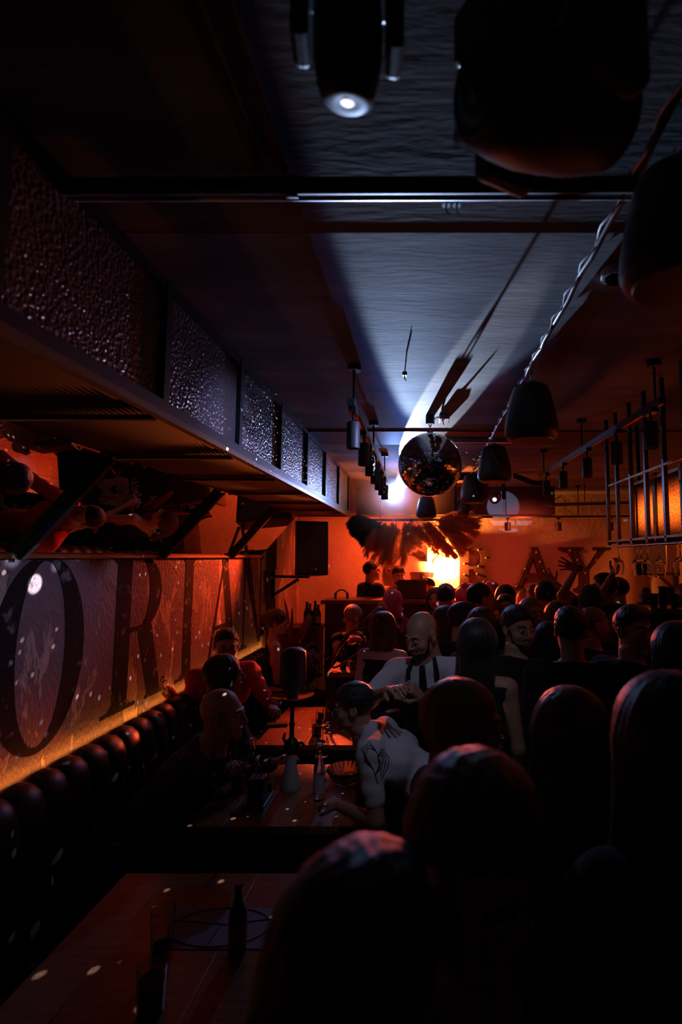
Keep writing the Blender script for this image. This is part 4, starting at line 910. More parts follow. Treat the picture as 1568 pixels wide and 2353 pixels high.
    o = bpy.data.objects.new(name, me); COL.objects.link(o); o.location = loc; o.rotation_euler = (0, 0, rad); o.scale = (s, s, s)
    tag(o, label, 'person', group)
    Hq = Matrix.Rotation(hyaw, 3, 'Z') @ Matrix.Rotation(R(headpitch), 3, 'X') @ Matrix.Rotation(R(headroll), 3, 'Y')
    def attach(nm, mesh):
        c = bpy.data.objects.new(nm, mesh); COL.objects.link(c); c.parent = o; c.location = hd; c.rotation_euler = Hq.to_euler(); return c
    if hair: attach({'scarf': 'headscarf', 'cap': 'cap'}.get(hair, 'hair'), hair_mesh(hair, hc))
    if beard: attach('beard', hair_mesh('beard', hc if hc.startswith('hair') else 'hair_black'))
    if glasses: attach('glasses', GLASSES)
    # --- clothes
    rn = random.Random(hash(label) % 1000 if False else len(label)); ph = [rn.uniform(0, 6) for _ in range(4)]
    def wr(X, Y_, Z): return 0.0035 * np.sin(X * 31 + Z * 23 + ph[0]) * np.sin(Y_ * 27 - Z * 37 + ph[1]) + 0.002 * np.sin(Z * 80 + X * 40 + ph[2])
    F = Field(grid(lo[0], hi[0], h), grid(lo[1], hi[1], h), grid(lo[2], hi[2], h))
    body_prims(F, J, 0.014 if sex == 'm' else 0.010, sex, part='top', sleeve=sleeve); F.func(wr)
    n = (J['neck'] - J['chest']).normalized(); nn = (n + fwd * 0.45).normalized(); c = J['neck'] + n * (0.012 - neckline) + fwd * 0.0
    # clip by the neckline plane, only near the neck
    c2 = V(c); sl = 0.115 + neckline
    X, Y3, Z = F.x[:, None, None], F.y[None, :, None], F.z[None, None, :]
    dist = np.sqrt((X - J['neck'].x) ** 2 + (Y3 - J['neck'].y) ** 2 + (Z - J['neck'].z) ** 2) - sl
    pl = (X - c2.x) * nn.x + (Y3 - c2.y) * nn.y + (Z - c2.z) * nn.z
    F.D = np.maximum(F.D, np.minimum(pl, -dist)).astype(np.float32)
    if sleeve < 0.12:
        for k in ('L', 'R'): F.cap(J['sh' + k] + n * 0.0 + (J['sh' + k] - J['neck']) * 0.2, J['el' + k], 0.075, k=0.01, neg=True)
    F.D = np.maximum(F.D, -(X * 0 + Y3 * 0 + (Z - (J['pelvis'].z - 0.06)))).astype(np.float32)
    P, Q = F.mesh(); shirt = npobj('shirt' if sleeve > 0.1 else 'sleeveless_top', P, Q, [top], o)
    if open_front:   # open jacket: lighter shirt strip between the lapels
        pc_ = P[Q].mean(1); mid = np.abs(pc_[:, 0] - J['chest'].x); zr = (pc_[:, 2] - J['waist'].z) / (J['neck'].z - J['waist'].z)
        fr_ = (pc_[:, 1] > J['chest'].y) & (mid < np.clip(0.012 + 0.05 * zr, 0.0, 0.08)) & (zr > 0)
        shirt.data.materials.append(M[open_front]); ii = np.zeros(len(Q), np.int32); ii[fr_] = 1; shirt.data.polygons.foreach_set('material_index', ii)
    F = Field(grid(lo[0], hi[0], h), grid(lo[1], hi[1], h), grid(lo[2], J['waist'].z + 0.1, h))
    body_prims(F, J, 0.016, sex, part='legs'); F.func(wr); F.plane((0, 0, 1), 0.10); F.plane((0, 0, -1), -(J['pelvis'].z + 0.07)); P, Q = F.mesh()
    npobj('trousers' if sex == 'm' else 'skirt_or_trousers', P, Q, [pants], o).name = 'trousers'
    F = Field(grid(-0.25, 0.25, 0.009), grid(lo[1], hi[1], 0.009), grid(-0.01, 0.16, 0.009))
    for k in ('L', 'R'): F.cap(J['an' + k] - V((0, 0.03, 0.03)), J['toe' + k], 0.046, 0.034, k=0.02); F.cap(J['an' + k], J['an' + k] + V((0, 0, 0.03)), 0.046, k=0.02)
    F.plane((0, 0, 1), 0.0); P, Q = F.mesh(); npobj('shoes', P, Q, ['black'], o)
    o['_J'] = 0
    return o, J, s
# glasses in head space
g = MB()
for x in (-1, 1):
    ring_ = [(x * 0.032 + 0.024 * math.cos(a), 0.104 - 0.1 * (0.024 * math.cos(a)) * x, 0.002 + 0.018 * math.sin(a)) for a in [2 * math.pi * i / 20 for i in range(20)]]
    g.tube(ring_, 0.0024, 6, closed=True); g.tube([(x * 0.056, 0.102, 0.006), (x * 0.078, 0.06, 0.008), (x * 0.084, -0.005, 0.004)], 0.002, 6)
g.tube([(-0.008, 0.105, 0.006), (0.008, 0.105, 0.006)], 0.002, 6)
o_ = g.build('glasses', 'black', smooth=True); GLASSES = o_.data; bpy.data.objects.remove(o_)
# ---------------------------------------------------------------- tables
def table(x0, x1, y0, y1, label, z=0.77):
    t = thing('dining_table', label, 'table', ((x0 + x1) / 2, (y0 + y1) / 2, 0))
    n = 5; mb = MB()
    for i in range(n): mb.box((x0 + (x1 - x0) * i / n + 0.0008, y0, z - 0.035), (x0 + (x1 - x0) * (i + 1) / n - 0.0008, y1, z))
    mb.build('tabletop', 'wood', t, bevel=0.0012)
    MB().box((x0 + 0.03, y0 + 0.03, z - 0.075), (x1 - 0.03, y1 - 0.03, z - 0.0355)).build('apron_frame', 'booth', t)
    cx, cy = (x0 + x1) / 2, (y0 + y1) / 2
    MB().cyl((cx, cy, 0.02), (cx, cy, z - 0.075), 0.035, n=20).build('pedestal', 'black', t, smooth=True)
    MB().box((cx - 0.24, cy - 0.24, 0), (cx + 0.24, cy + 0.24, 0.02)).build('base_plate', 'black', t, bevel=0.004)
TZ_ = 0.77
table(-1.22, -0.32, 1.36, 2.24, 'wooden table nearest the camera with menu sheet and small bottle')
table(-1.15, -0.27, 2.61, 3.36, 'wooden table with wine glasses between the bald man and the man in white shirt')
table(-1.18, -0.34, 3.69, 4.60, 'bright orange-lit wooden table behind the table with the wine glasses')
table(-1.18, -0.84, 5.16, 5.72, 'small wooden table before the seated woman in the corset top')
table(-0.62, 0.20, 5.58, 6.05, 'wooden table at the booth where the blonde woman pours') if False else None
# high serving table by the booth
ht = thing('serving_table', 'high wooden serving table crowded with glasses below the booth', 'table', (-0.35, 4.6, 0))
MB().box((-0.80, 4.32, 1.08), (0.08, 4.82, 1.12)).build('tabletop', 'woodx', ht, bevel=0.003)
for x, y in ((-0.76, 4.36), (0.04, 4.36), (-0.76, 4.78), (0.04, 4.78)): MB().box((x - 0.025, y - 0.025, 0), (x + 0.025, y + 0.025, 1.08)).build('leg', 'black', ht)
# ---------------------------------------------------------------- DJ booth, riser, laptop, shelf
struct('floor_riser', MB().box((-1.4, 6.42, 0), (0.45, YB, 0.22)), 'darkpaint')
BL = onY(738, 1379, 5.95).x; BZ = onY(900, 1379, 5.95).z
bo = thing('dj_booth', 'tall dark wooden booth counter in front of the rear wall', 'booth', ((BL + 0.46) / 2, 6.1, 0))
MB().box((BL + 0.04, 5.98, 0), (0.42, 6.30, BZ - 0.045)).build('front_panel', 'booth', bo, bevel=0.003)
MB().box((BL, 5.93, BZ - 0.045), (0.46, 6.40, BZ)).build('worktop', 'woodx', bo, bevel=0.004)
lp = onY(947, 1357, 6.15); lt = thing('laptop', 'dark laptop open on the booth counter seen from behind its lid', 'laptop', (lp.x, 6.15, BZ))
lm_ = mat('laptop_shell', (0.05, 0.04, 0.042), 0.4)
MB().box((lp.x - 0.17, 6.13, BZ), (lp.x + 0.17, 6.36, BZ + 0.015)).build('keyboard_base', lm_, lt, bevel=0.003)
MB().box((-0.17, -0.005, 0), (0.17, 0.005, 0.215), Matrix.Translation((lp.x, 6.125, BZ + 0.008)) @ Matrix.Rotation(R(6), 4, 'X')).build('lid', lm_, lt, bevel=0.003)
sh_ = thing('side_cabinet', 'low dark cabinet with bottles beside the booth and painted wall', 'cabinet', (-1.45, 6.05, 0))
zc = onY(700, 1440, 5.9).z
MB().box((-1.75, 5.80, 0), (BL - 0.01, 6.2, zc - 0.03)).build('body', 'booth', sh_, bevel=0.003); MB().box((-1.78, 5.78, zc - 0.03), (BL + 0.01, 6.22, zc)).build('top', 'booth', sh_, bevel=0.003)
bag = onY(785, 1370, 6.2)
bg_ = thing('headphones', 'black headphones lying on the left end of the booth counter', 'headphones', (bag.x, 6.2, BZ))
MB().tube([(bag.x + 0.07 * math.cos(R(a)), 6.2, BZ + 0.03 + 0.07 * math.sin(R(a))) for a in range(0, 181, 15)], 0.008, 8).build('headband', 'blackmatte', bg_, smooth=True)
for q in (-1, 1): MB().lathe([(0.0001, -0.012), (0.03, -0.012), (0.034, 0.0), (0.03, 0.012), (0.0001, 0.012)], (bag.x + q * 0.07, 6.2, BZ + 0.034), 16, (1, 0, 0)).build('ear_cup', 'blackmatte', bg_, smooth=True)
# ---------------------------------------------------------------- people
B = 'cloth_black'; P_ = person
# the foreground figures, out of focus
P_('man with short dark hair looking down, large and blurred at the bottom', 1092, 1985, 0.72, face=172, body=150, hair='short', hc='hair_brown', skin='a', top=B, headpitch=-16, lean=(4, -20), h=0.012)
P_('dark-haired person from behind, blurred, lowest in the picture', 828, 2245, 0.60, face=-20, body=-10, hair='quiff', top=B, lean=(0, 0), headroll=-4, h=0.012)
P_('woman with very long dark hair from behind, cut by the picture edge', 1535, 1712, 1.0, face=15, sex='f', hair='long', top=B, h=0.012)
P_('woman with dark reddish hair from behind, beside the blonde woman in profile', 1306, 1688, 1.42, face=8, sex='f', hair='long', hc='hair_brown', top=B, h=0.012)
P_('blonde woman in profile with straight hair, behind the blurred man', 1074, 1668, 1.50, face=-98, body=-60, sex='f', hair='long', hc='hair_blonde', skin='a', top='cloth_wine', h=0.012)
# table guests
bald = P_('bald man in a plaid jacket leaning over the table with wine glasses', 513, 1642, 2.86, face=-92, body=-80, hair=None, skin='a', top='cloth_plaid', sit=True, seat=0.45, lean=(40, 0), beard=False, head='w', headpitch=-2, reach={'R': Vector((-1.13, 3.0, 0.84)), 'L': Vector((-0.92, 3.2, 0.83))}, poles={'R': (0.6, -0.6, -0.3)}, h=0.012)
wm = P_('man in a white t-shirt bent across the table from the aisle', 812, 1623, 2.72, face=92, body=82, hair='short', skin='b', top='cloth_white', sleeve=0.34, lean=(56, 0), headpitch=-8, headroll=0, neckline=-0.03, reach={'L': Vector((-0.42, 2.62, 0.86)), 'R': Vector((-0.22, 3.0, 0.86))}, h=0.012)
gm = P_('man in glasses and red hoodie seated with one arm along the banquette', 520, 1482, 3.95, face=-152, body=-140, hair='receding', hc='hair_black', glasses=True, skin='a', top='cloth_red', sit=True, seat=0.62, headpitch=-14, reach={'R': (388, 1592, 3.75), 'L': (625, 1622, 3.6)}, hands=('grip', 'relax'), head='w', build=1.1, h=0.012)
P_('dark-haired woman seated with her back to us before the man in red', 519, 1550, 3.35, face=-60, body=-50, sex='f', hair='long', top=B, sit=True, seat=0.55)
cw = P_('woman in black corset top seated in profile on the banquette end', 637, 1430, 5.1, face=-85, body=-70, sex='f', hair='pony', hc='hair_brown', skin='c', top=B, sleeve=0.05, neckline=0.075, sit=True, seat=0.66, reach={'R': (678, 1510, 5.05), 'L': (688, 1512, 5.2)})
wt = P_('bald waiter in white shirt and black apron bending to the table', 968, 1458, 3.0, face=140, body=168, hair=None, skin='b', top='cloth_white', pants=B, sleeve=0.62, lean=(16, 4), neckline=-0.03, headpitch=-22, head='w', beard=True, reach={'R': (893, 1588, 2.62), 'L': (968, 1602, 2.78)}, poles={'R': (0.9, -0.3, -0.6)}, hands=('grip', 'relax'), h=0.012)
P_('blonde woman in glasses and dark jacket pouring at the serving table', 812, 1420, 5.05, face=-150, body=-165, sex='f', hair='pony', hc='hair_blonde', glasses=True, skin='c', top=B, lean=(18, 0), headpitch=-22, reach={'R': (800, 1478, 4.72), 'L': (828, 1474, 4.72)}, hands=('grip', 'grip'))
P_('woman with brown hair and bare upper back, turned away beside the waiter', 882, 1442, 3.95, face=-15, sex='f', hair='bob', hc='hair_brown', skin='c', top=B, sleeve=0.05, neckline=0.10)
# rear, around the booth
P_('man in a black sweater in profile at the left of the booth', 856, 1312, 6.75, face=-80, body=-50, hair='short', top=B, z0=0.22)
P_('bearded man in a light t-shirt playing behind the booth counter', 916, 1322, 6.75, face=-160, body=180, hair='short', beard=True, skin='c', top='cloth_cream', sleeve=0.35, z0=0.22, headpitch=-15, reach={'R': (905, 1374, 6.5), 'L': (930, 1374, 6.5)}, head='w')
P_('bald bearded man behind the booth beside the laptop', 981, 1350, 6.6, face=130, hair='buzz', beard=True, skin='b', top='cloth_brown', z0=0.22 * 0, head='w')
pk = P_('woman in a headscarf lit pink, aiming a camera near the booth', 899, 1384, 5.45, face=60, body=40, sex='f', hair='scarf', hc='cloth_pink', skin='c', top='cloth_wine', reach={'L': (868, 1400, 5.3), 'R': (888, 1402, 5.2)}, hands=('grip', 'grip'))
P_('man with dark hair from behind in front of the booth', 1025, 1371, 5.2, face=-5, hair='short', top=B)
P_('woman with a round pale face peering past the dark-haired man at the booth', 1000, 1376, 5.75, face=170, sex='f', hair='long', hc='hair_brown', skin='c', top=B)
P_('small woman with a bright pink hair bun', 1064, 1376, 5.7, face=20, sex='f', hair='bun', hc='hair_pink', skin='c', top='cloth_pink')
P_('person with brown hair behind the pink bun, near marquee letter R', 1082, 1366, 6.35, face=0, sex='f', hair='bob', hc='hair_brown', top='cloth_wine')
P_('man with cropped hair in profile looking toward the bar, before letter R', 1106, 1376, 4.15, face=-70, body=-30, hair='buzz', skin='b', top=B)
P_('person in a pink cap behind the man with cropped hair', 1131, 1362, 6.0, face=-20, hair='cap', hc='cloth_pink', top='cloth_brown')
P_('woman with smooth dark hair below the marquee letter A', 1160, 1372, 5.45, face=10, sex='f', hair='long', top='cloth_brown')
P_('man with a dark fringe facing the camera, below the marquee letter A', 1162, 1396, 4.9, face=175, hair='fade', skin='a', top=B)
P_('young woman with her face turned down, behind the smiling man', 1131, 1412, 4.45, face=-155, sex='f', hair='long', hc='hair_brown', skin='c', top='cloth_wine', headpitch=-12)
P_('man with dark hair in profile left of the crowd centre', 1066, 1425, 3.75, face=-80, body=-40, hair='quiff', skin='b', top=B)
P_('woman with brown hair and white blouse next to the waiter', 1032, 1430, 4.05, face=-95, body=-70, sex='f', hair='long', hc='hair_brown', skin='c', top='cloth_white', headpitch=-6)
P_('woman with long black hair directly behind the waiter', 1000, 1446, 4.55, face=-30, sex='f', hair='long', top=B)
P_('woman with red-rimmed dark hair behind the long-haired woman', 1107, 1440, 3.45, face=0, sex='f', hair='long', hc='hair_brown', top='cloth_wine')
P_('woman with long straight black hair and bare shoulders, back to camera', 1096, 1478, 2.72, face=-5, sex='f', hair='long', skin='b', top=B, sleeve=0.05, neckline=0.06, h=0.012)
P_('smiling dark-haired man looking back over his shoulder', 1192, 1444, 3.0, face=-158, body=-50, hair='quiff', skin='b', top=B, beard=True, open_front='cloth_white', headpitch=-4, h=0.012)
P_('man with a shaved greying head behind the smiling man', 1222, 1412, 3.75, face=-165, body=-120, hair='buzz', hc='hair_grey', skin='a', top=B, head='w')
P_('woman with a black bob and blue top, back to camera', 1262, 1470, 3.45, face=-10, sex='f', hair='bob', skin='a', top='cloth_blue', sleeve=0.2)
P_('short woman with chestnut hair behind the woman with the black bob', 1277, 1418, 4.25, face=10, sex='f', hair='bob', hc='hair_brown', top=B)
P_('man with a white collar and dark jacket from behind', 1254, 1368, 4.75, face=-12, hair='short', top=B, neckline=-0.01)
P_('person in pink beside the man with the white collar', 1226, 1366, 6.1, face=30, hair='buzz', hc='hair_brown', skin='c', top='cloth_pink')
P_('woman with orange-lit straight hair under the marquee letter A', 1206, 1378, 6.25, face=0, sex='f', hair='long', hc='hair_blonde', top='cloth_brown')
P_('woman with a lit face looking toward the camera under letter Y', 1283, 1376, 5.6, face=170, sex='f', hair='bob', hc='hair_brown', skin='c', top=B)
P_('man from behind in dark t-shirt with pale collar line, centre right', 1312, 1450, 2.82, face=-4, hair='fade', hc='hair_black', skin='a', top=B, h=0.012)
P_('man from behind with thick dark hair below the raised arms', 1357, 1384, 4.15, face=-8, hair='quiff', skin='a', top=B)
P_('older man with thinning grey hair in profile', 1368, 1437, 3.5, face=-88, body=-60, hair='receding', hc='hair_grey', skin='a', top=B, head='w')
P_('man with short side-parted hair staring at the camera', 1458, 1448, 2.75, face=-162, body=-60, hair='fade', skin='a', top=B, h=0.012)
P_('woman with auburn hair half hidden behind the staring man', 1422, 1440, 3.95, face=10, sex='f', hair='bob', hc='hair_brown', top=B)
P_('man with both arms raised beneath the marquee letter Y', 1388, 1350, 4.95, face=75, body=30, hair='short', skin='a', top=B, sleeve=0.3, reach={'L': (1326, 1304, 4.7), 'R': (1408, 1320, 4.8)}, poles={'L': (0.3, 0.2, -1), 'R': (0, 0.5, -1)}, hands=('spread', 'relax'), hdir={'L': ((-0.85, 0.45, 0.22), (-0.5, -0.87, 0.1))})
P_('person reaching an open hand up under the marquee letter Y', 1418, 1356, 5.5, face=60, body=20, hair='short', skin='a', top=B, sleeve=0.3, reach={'L': (1276, 1340, 5.2)}, poles={'L': (0.2, 0.2, -1)}, hands=('spread', 'relax'), hdir={'L': ((-0.7, 0.3, 0.8), (-0.34, -0.94, 0.1))})
P_('woman with glasses and a top bun standing behind the bar', 1491, 1392, 5.1, face=175, sex='f', hair='bun', skin='a', glasses=True, top='cloth_cream', z0=0.0)
P_('person with long dark hair against the orange side wall', 1534, 1378, 5.3, face=40, sex='f', hair='long', top=B)
P_('dark-haired person cut by the picture edge at the orange side wall', 1577, 1372, 4.9, face=20, sex='f', hair='bob', top=B)
P_('woman with wavy black hair from behind, close to the bar', 1552, 1500, 2.2, face=18, sex='f', hair='longwave', top=B, h=0.012)
# waiter's apron and tie, worn over the shirt
def on_body(o, J, name, m, fn, h=0.010, infl=0.026, ex=None):
    F = Field(grid(-0.4, 0.4, h), grid(-0.35, 0.9, h), grid(0.3, 1.62, h)); body_prims(F, J, infl, 'm', part='top', sleeve=0.0); F.func(fn)
    if ex: ex(F)
    P, Q = F.mesh(); return npobj(name, P, Q, [m], o)
o, J, s = wt
ch = J['chest']; wa = J['waist']
def bib(X, Y, Z):
    # keep only the front sheet, narrow bib above, full below
    w = np.where(Z > ch.z - 0.02, 0.105, 0.20); keep = np.maximum(np.abs(X - ch.x) - w, 0.03 - (Y - (wa.y + (Z - wa.z) * 0.28)))
    return np.maximum(0, np.maximum(keep, Z - (ch.z + 0.05))) * 3
on_body(o, J, 'apron', B, bib)
up = (J['chest'] - J['waist']).normalized()
for k, q in (('L', -1), ('R', 1)):
    a = J['neck'] + Vector((q * 0.055, 0.015, 0.035)); b = ch + Vector((q * 0.085, 0.125, 0.045))
    c_ = MB().tube([a + Vector((0, -0.06, 0)), a, a + (b - a) * 0.5 + Vector((q * 0.01, 0.045, 0.02)), b], 0.013, 8).build('strap', B, None, smooth=True); c_.parent = o
tie = MB().tube([J['neck'] + Vector((0, 0.075, 0.0)), ch + Vector((0, 0.135, 0.06)), ch + Vector((0, 0.145, -0.02))], [0.016, 0.022, 0.018], 8).build('tie', B, None, smooth=True); tie.parent = o
# line print of overlapping hearts on the t-shirt, laid on the cloth
from mathutils.bvhtree import BVHTree
o, J, s_ = wm
bpy.context.view_layer.update()
shirt = [c for c in o.children if c.name.startswith('shirt')][0]; mw = shirt.matrix_world.copy()
bv = BVHTree.FromPolygons([mw @ v.co for v in shirt.data.vertices], [tuple(p.vertices) for p in shirt.data.polygons])
mi = o.matrix_world.inverted(); pr = MB()
for off in (-7, 0, 7):
    for crv in ([(868, 1800), (858, 1768), (838, 1740 - off), (838 - off, 1722), (850, 1712 - off), (864, 1726), (872, 1742)], [(862, 1782), (874, 1760 + off), (868, 1738), (878, 1728 - off), (888 + off, 1742), (884 + off, 1765), (872, 1790 + off)]):
        run = []
        for k in range(len(crv) - 1):
            for q in range(4):
                u = q / 4; px = crv[k][0] * (1 - u) + crv[k + 1][0] * u; py = crv[k][1] * (1 - u) + crv[k + 1][1] * u
                hit = bv.ray_cast(CAM, ray(px, py).normalized())
                if hit[0] is not None: run.append(mi @ (hit[0] + hit[1] * 0.001))
        if len(run) > 3: pr.tube(run, 0.0022, 5)
if pr.v:
    c_ = pr.build('shirt_print', 'cloth_black', None, smooth=True); c_.parent = o
# lacing on the corset
o, J, s = cw
for i in range(5):
    z = J['chest'].z + 0.05 - 0.045 * i
    c_ = MB().tube([(-0.03, J['chest'].y + 0.128, z), (0.03, J['chest'].y + 0.128, z - 0.015)], 0.004, 6).build('lace', 'cloth_cream', None); c_.parent = o
# ---------------------------------------------------------------- plume canopy over the booth
def plume_mesh(seed, L=0.42, n=560, fl=0.085, w=0.0017, droop=0.10):
    r = random.Random(seed); v = []; f = []
    def spine(u): return Vector((0.02 * math.sin(u * 3 + seed), droop * 0.5 * u * u, -L * u))
    mb = MB(); mb.tube([spine(i / 8) for i in range(9)], [0.003 - 0.0002 * i for i in range(9)], 5)
    for i in range(n):
        u = r.uniform(0.12, 1.0); p = spine(u); a = r.uniform(0, 2 * math.pi)
        env = math.sin(math.pi * min(1, (u - 0.05) * 1.02)) ** 0.6; l = fl * r.uniform(0.6, 1.1) * (0.35 + 0.65 * env)
        o = Vector((math.cos(a), math.sin(a), 0)); d = (o * r.uniform(0.4, 1.1) + Vector((0, 0, -1))).normalized(); m_ = p + d * l * 0.5 + o * l * 0.15; e = p + d * l + Vector((0, 0, -l * r.uniform(0.2, 0.7)))
        s_ = Vector((-math.sin(a), math.cos(a), 0)) * w
        k = len(mb.v); mb.v += [tuple(p - s_), tuple(p + s_), tuple(m_ + s_ * 1.2), tuple(m_ - s_ * 1.2), tuple(e)]; mb.f += [(k, k + 1, k + 2, k + 3), (k + 3, k + 2, k + 4)]
    return mb
PM = []
for i in range(5):
    o = plume_mesh(i).build('plume', 'plume'); PM.append(o.data); bpy.data.objects.remove(o)
o = plume_mesh(9, 0.36, 700, 0.10, 0.006, 0.16).build('dark_feather', 'plumedark'); FM = o.data; bpy.data.objects.remove(o)
cc = onY(930, 1195, 6.35)
cn = thing('plume_canopy', 'big hanging cluster of dried pampas plumes backlit orange above the booth', 'hanging plumes', tuple(cc))
MB().bar((cc.x - 0.42, 6.35, cc.z), (cc.x + 0.45, 6.35, cc.z), 0.03, 0.03).cyl((cc.x - 0.3, 6.35, cc.z), (cc.x - 0.3, 6.35, CEIL), 0.005, n=8).cyl((cc.x + 0.3, 6.35, cc.z), (cc.x + 0.3, 6.35, CEIL), 0.005, n=8).build('hanging_frame', 'black', cn)
rp = random.Random(11)
bound = [(838, 1262), (852, 1285), (876, 1302), (892, 1296), (915, 1300), (936, 1278), (955, 1262), (975, 1262), (1000, 1268), (1025, 1280), (1050, 1288), (1068, 1278), (1085, 1256), (1098, 1240), (1100, 1215), (1085, 1196)]
def put_plume(root, tip, me, nm, k=1.0):
    o = bpy.data.objects.new(nm, me); COL.objects.link(o); o.parent = cn; o.location = root - cc
    d = tip - root; o.rotation_mode = 'QUATERNION'; o.rotation_quaternion = Vector((0, 0, -1)).rotation_difference(d.normalized()) @ Matrix.Rotation(rp.uniform(-0.5, 0.5), 3, 'Z').to_quaternion()
    s_ = d.length / 0.45; o.scale = (max(1.1, s_ * 1.25) * k, max(1.1, s_ * 1.25) * k, s_)
for i in range(58):
    u = i / 57 * (len(bound) - 1); j = min(int(u), len(bound) - 2); fr_ = u - j
    bx = bound[j][0] * (1 - fr_) + bound[j + 1][0] * fr_ + rp.uniform(-8, 8); by = bound[j][1] * (1 - fr_) + bound[j + 1][1] * fr_ - rp.uniform(0, 40) * (i % 3)/1.6
    Y = 6.35 + rp.uniform(-0.18, 0.22); rx = 880 + (bx - 838) / 262 * 130 + rp.uniform(-15, 15)
    root = onY(rx, 1196 + rp.uniform(-8, 14), 6.35 + rp.uniform(-0.06, 0.06)); put_plume(root, onY(bx, by, Y), PM[i % 5], 'plume')
for i in range(16):
    root = onY(862 + rp.uniform(-12, 20), 1198, 6.30 + rp.uniform(-0.1, 0.1)); a = R(rp.uniform(150, 250))
    put_plume(root, onY(848 + 52 * math.cos(a), 1212 - 40 * math.sin(a), 6.30 + rp.uniform(-0.1, 0.1)), FM, 'dark_feather')
# ---------------------------------------------------------------- hanging rack over the bar
ZR = 2.05 + 0.09
rk = thing('bar_rack', 'black ceiling-hung bar rack with pebbled amber panes', 'rack', (1.38, 2.6, ZR))
for i, y in enumerate([3.57, 3.39, 3.16, 2.94, 2.71, 2.48, 2.25, 2.02, 1.79]):
    MB().box((1.24, y - 0.011, ZR - 0.01), (1.262, y + 0.011, CEIL)).build('post', 'black', rk)
MB().box((1.236, 1.7, ZR + 0.385), (1.250, 3.52, ZR + 0.397)).build('upper_rail', 'rail', rk)
MB().box((1.24, 1.7, ZR + 0.01), (1.27, 3.585, ZR + 0.022)).build('lower_rail', 'rail', rk)
MB().cyl((1.33, 1.7, ZR - 0.018), (1.33, 3.57, ZR - 0.018), 0.006, n=10).cyl((1.245, 1.7, ZR - 0.02), (1.245, 3.6, ZR - 0.02), 0.005, n=10).build('stemware_rail', 'steel', rk)
for y in (3.55, 3.2, 2.85, 2.5, 2.15, 1.8):
    MB().box((1.25, y - 0.01, ZR), (1.62, y + 0.01, ZR + 0.02)).build('cross_bar', 'black', rk)
yy = [3.77, 3.40, 3.03, 2.66, 2.29, 1.92]
for y in yy: MB().box((1.49, y - 0.018, ZR - 0.0), (1.52, y + 0.018, ZR + 0.46)).build('pane_mullion', 'black', rk)
for y1, y0 in zip(yy[:-1], yy[1:]): MB().add([(1.505, y0 + 0.02, ZR + 0.045), (1.505, y1 - 0.02, ZR + 0.045), (1.505, y1 - 0.02, ZR + 0.42), (1.505, y0 + 0.02, ZR + 0.42)], [(0, 1, 2, 3)]).build('amber_pane', 'amberglass', rk)
MB().box((1.485, 1.9, ZR + 0.42), (1.525, 3.79, ZR + 0.44)).box((1.485, 1.9, ZR + 0.02), (1.525, 3.79, ZR + 0.045)).build('pane_frame', 'rail', rk)
MB().box((1.51, 3.70, ZR), (1.535, 3.725, CEIL)).box((1.51, 2.0, ZR), (1.535, 2.025, CEIL)).build('rear_post', 'black', rk)
# stemware
def wine_prof(h=0.20, rb=0.038, rf=0.032):
    return [(0.0001, 0.0), (rf, 0.0), (rf, 0.0025), (0.008, 0.006), (0.0042, 0.014), (0.0038, h * 0.42), (0.010, h * 0.46), (rb * 0.8, h * 0.55), (rb, h * 0.66), (rb * 0.96, h * 0.80), (rb * 0.80, h), (rb * 0.77, h), (rb * 0.93, h * 0.80), (rb * 0.96, h * 0.66), (rb * 0.76, h * 0.56), (0.0001, h * 0.475)]
def wineglass(label, loc, h=0.20, rb=0.038, drink=None, flip=False, group=None, level=0.66):
    t = thing('wine_glass', label, 'wine glass', loc, group=group, local=True)
    g_ = MB().lathe(wine_prof(h, rb), n=28).build('glass_body', 'glass', t, smooth=True)
    if flip: g_.rotation_euler = (math.pi, 0, 0); g_.location = (0, 0, 0)
    if drink: MB().lathe([(0.0001, h * 0.485), (rb * 0.72, h * 0.565), (rb * 0.93, h * level), (0.0001, h * level)], n=24).build('wine', drink, t, smooth=True)
    return t
GL = [(1422, 1.26, 'alone at the corner'), (1464, 1.27, 'second from the corner'), (1473, 1.33, 'third, overlapping its neighbour'), (1488, 1.26, 'fourth in the row'), (1515, 1.28, 'fifth, before the wall loudspeaker'), (1563, 1.26, 'at the picture edge')]
for px, X, w in GL:
    p = onX(px, 1252, X); wineglass('empty stemmed glass hanging upside down from the rack, ' + w, (X, p.y, ZR - 0.012), 0.19 if px < 1550 else 0.17, 0.034, None, True, 'glasses hanging from the bar rack')
# bar counter and machine
bcn = thing('bar_counter', 'dark bar counter under the hanging rack, mostly behind the crowd', 'bar counter', (1.82, 3.2, 0))
MB().box((1.66, 1.9, 0), (2.05, 4.35, 1.09)).build('front', 'booth', bcn); MB().box((1.60, 1.86, 1.09), (2.12, 4.40, 1.13)).build('worktop', 'wood', bcn, bevel=0.004)
em = thing('espresso_machine', 'dark espresso machine with stacked cups on the far end of the bar', 'espresso machine', (1.70, 4.15, 1.13))
MB().box((1.66, 3.98, 1.16), (2.0, 4.33, 1.62)).build('machine_body', 'black', em, bevel=0.02); MB().box((1.70, 4.0, 1.62), (1.98, 4.30, 1.66)).build('cup_tray', 'steel', em, bevel=0.004)
for x in (1.72, 1.95):
    for y in (4.03, 4.28): MB().cyl((x, y, 1.13), (x, y, 1.165), 0.018, n=12).build('foot', 'black', em)
for x in (1.75, 1.83, 1.91): MB().cyl((x, 3.985, 1.40), (x, 3.93, 1.395), 0.028, n=16).cyl((x, 3.95, 1.39), (x, 3.86, 1.36), 0.01, n=10).build('brew_group', 'chrome', em, smooth=True)
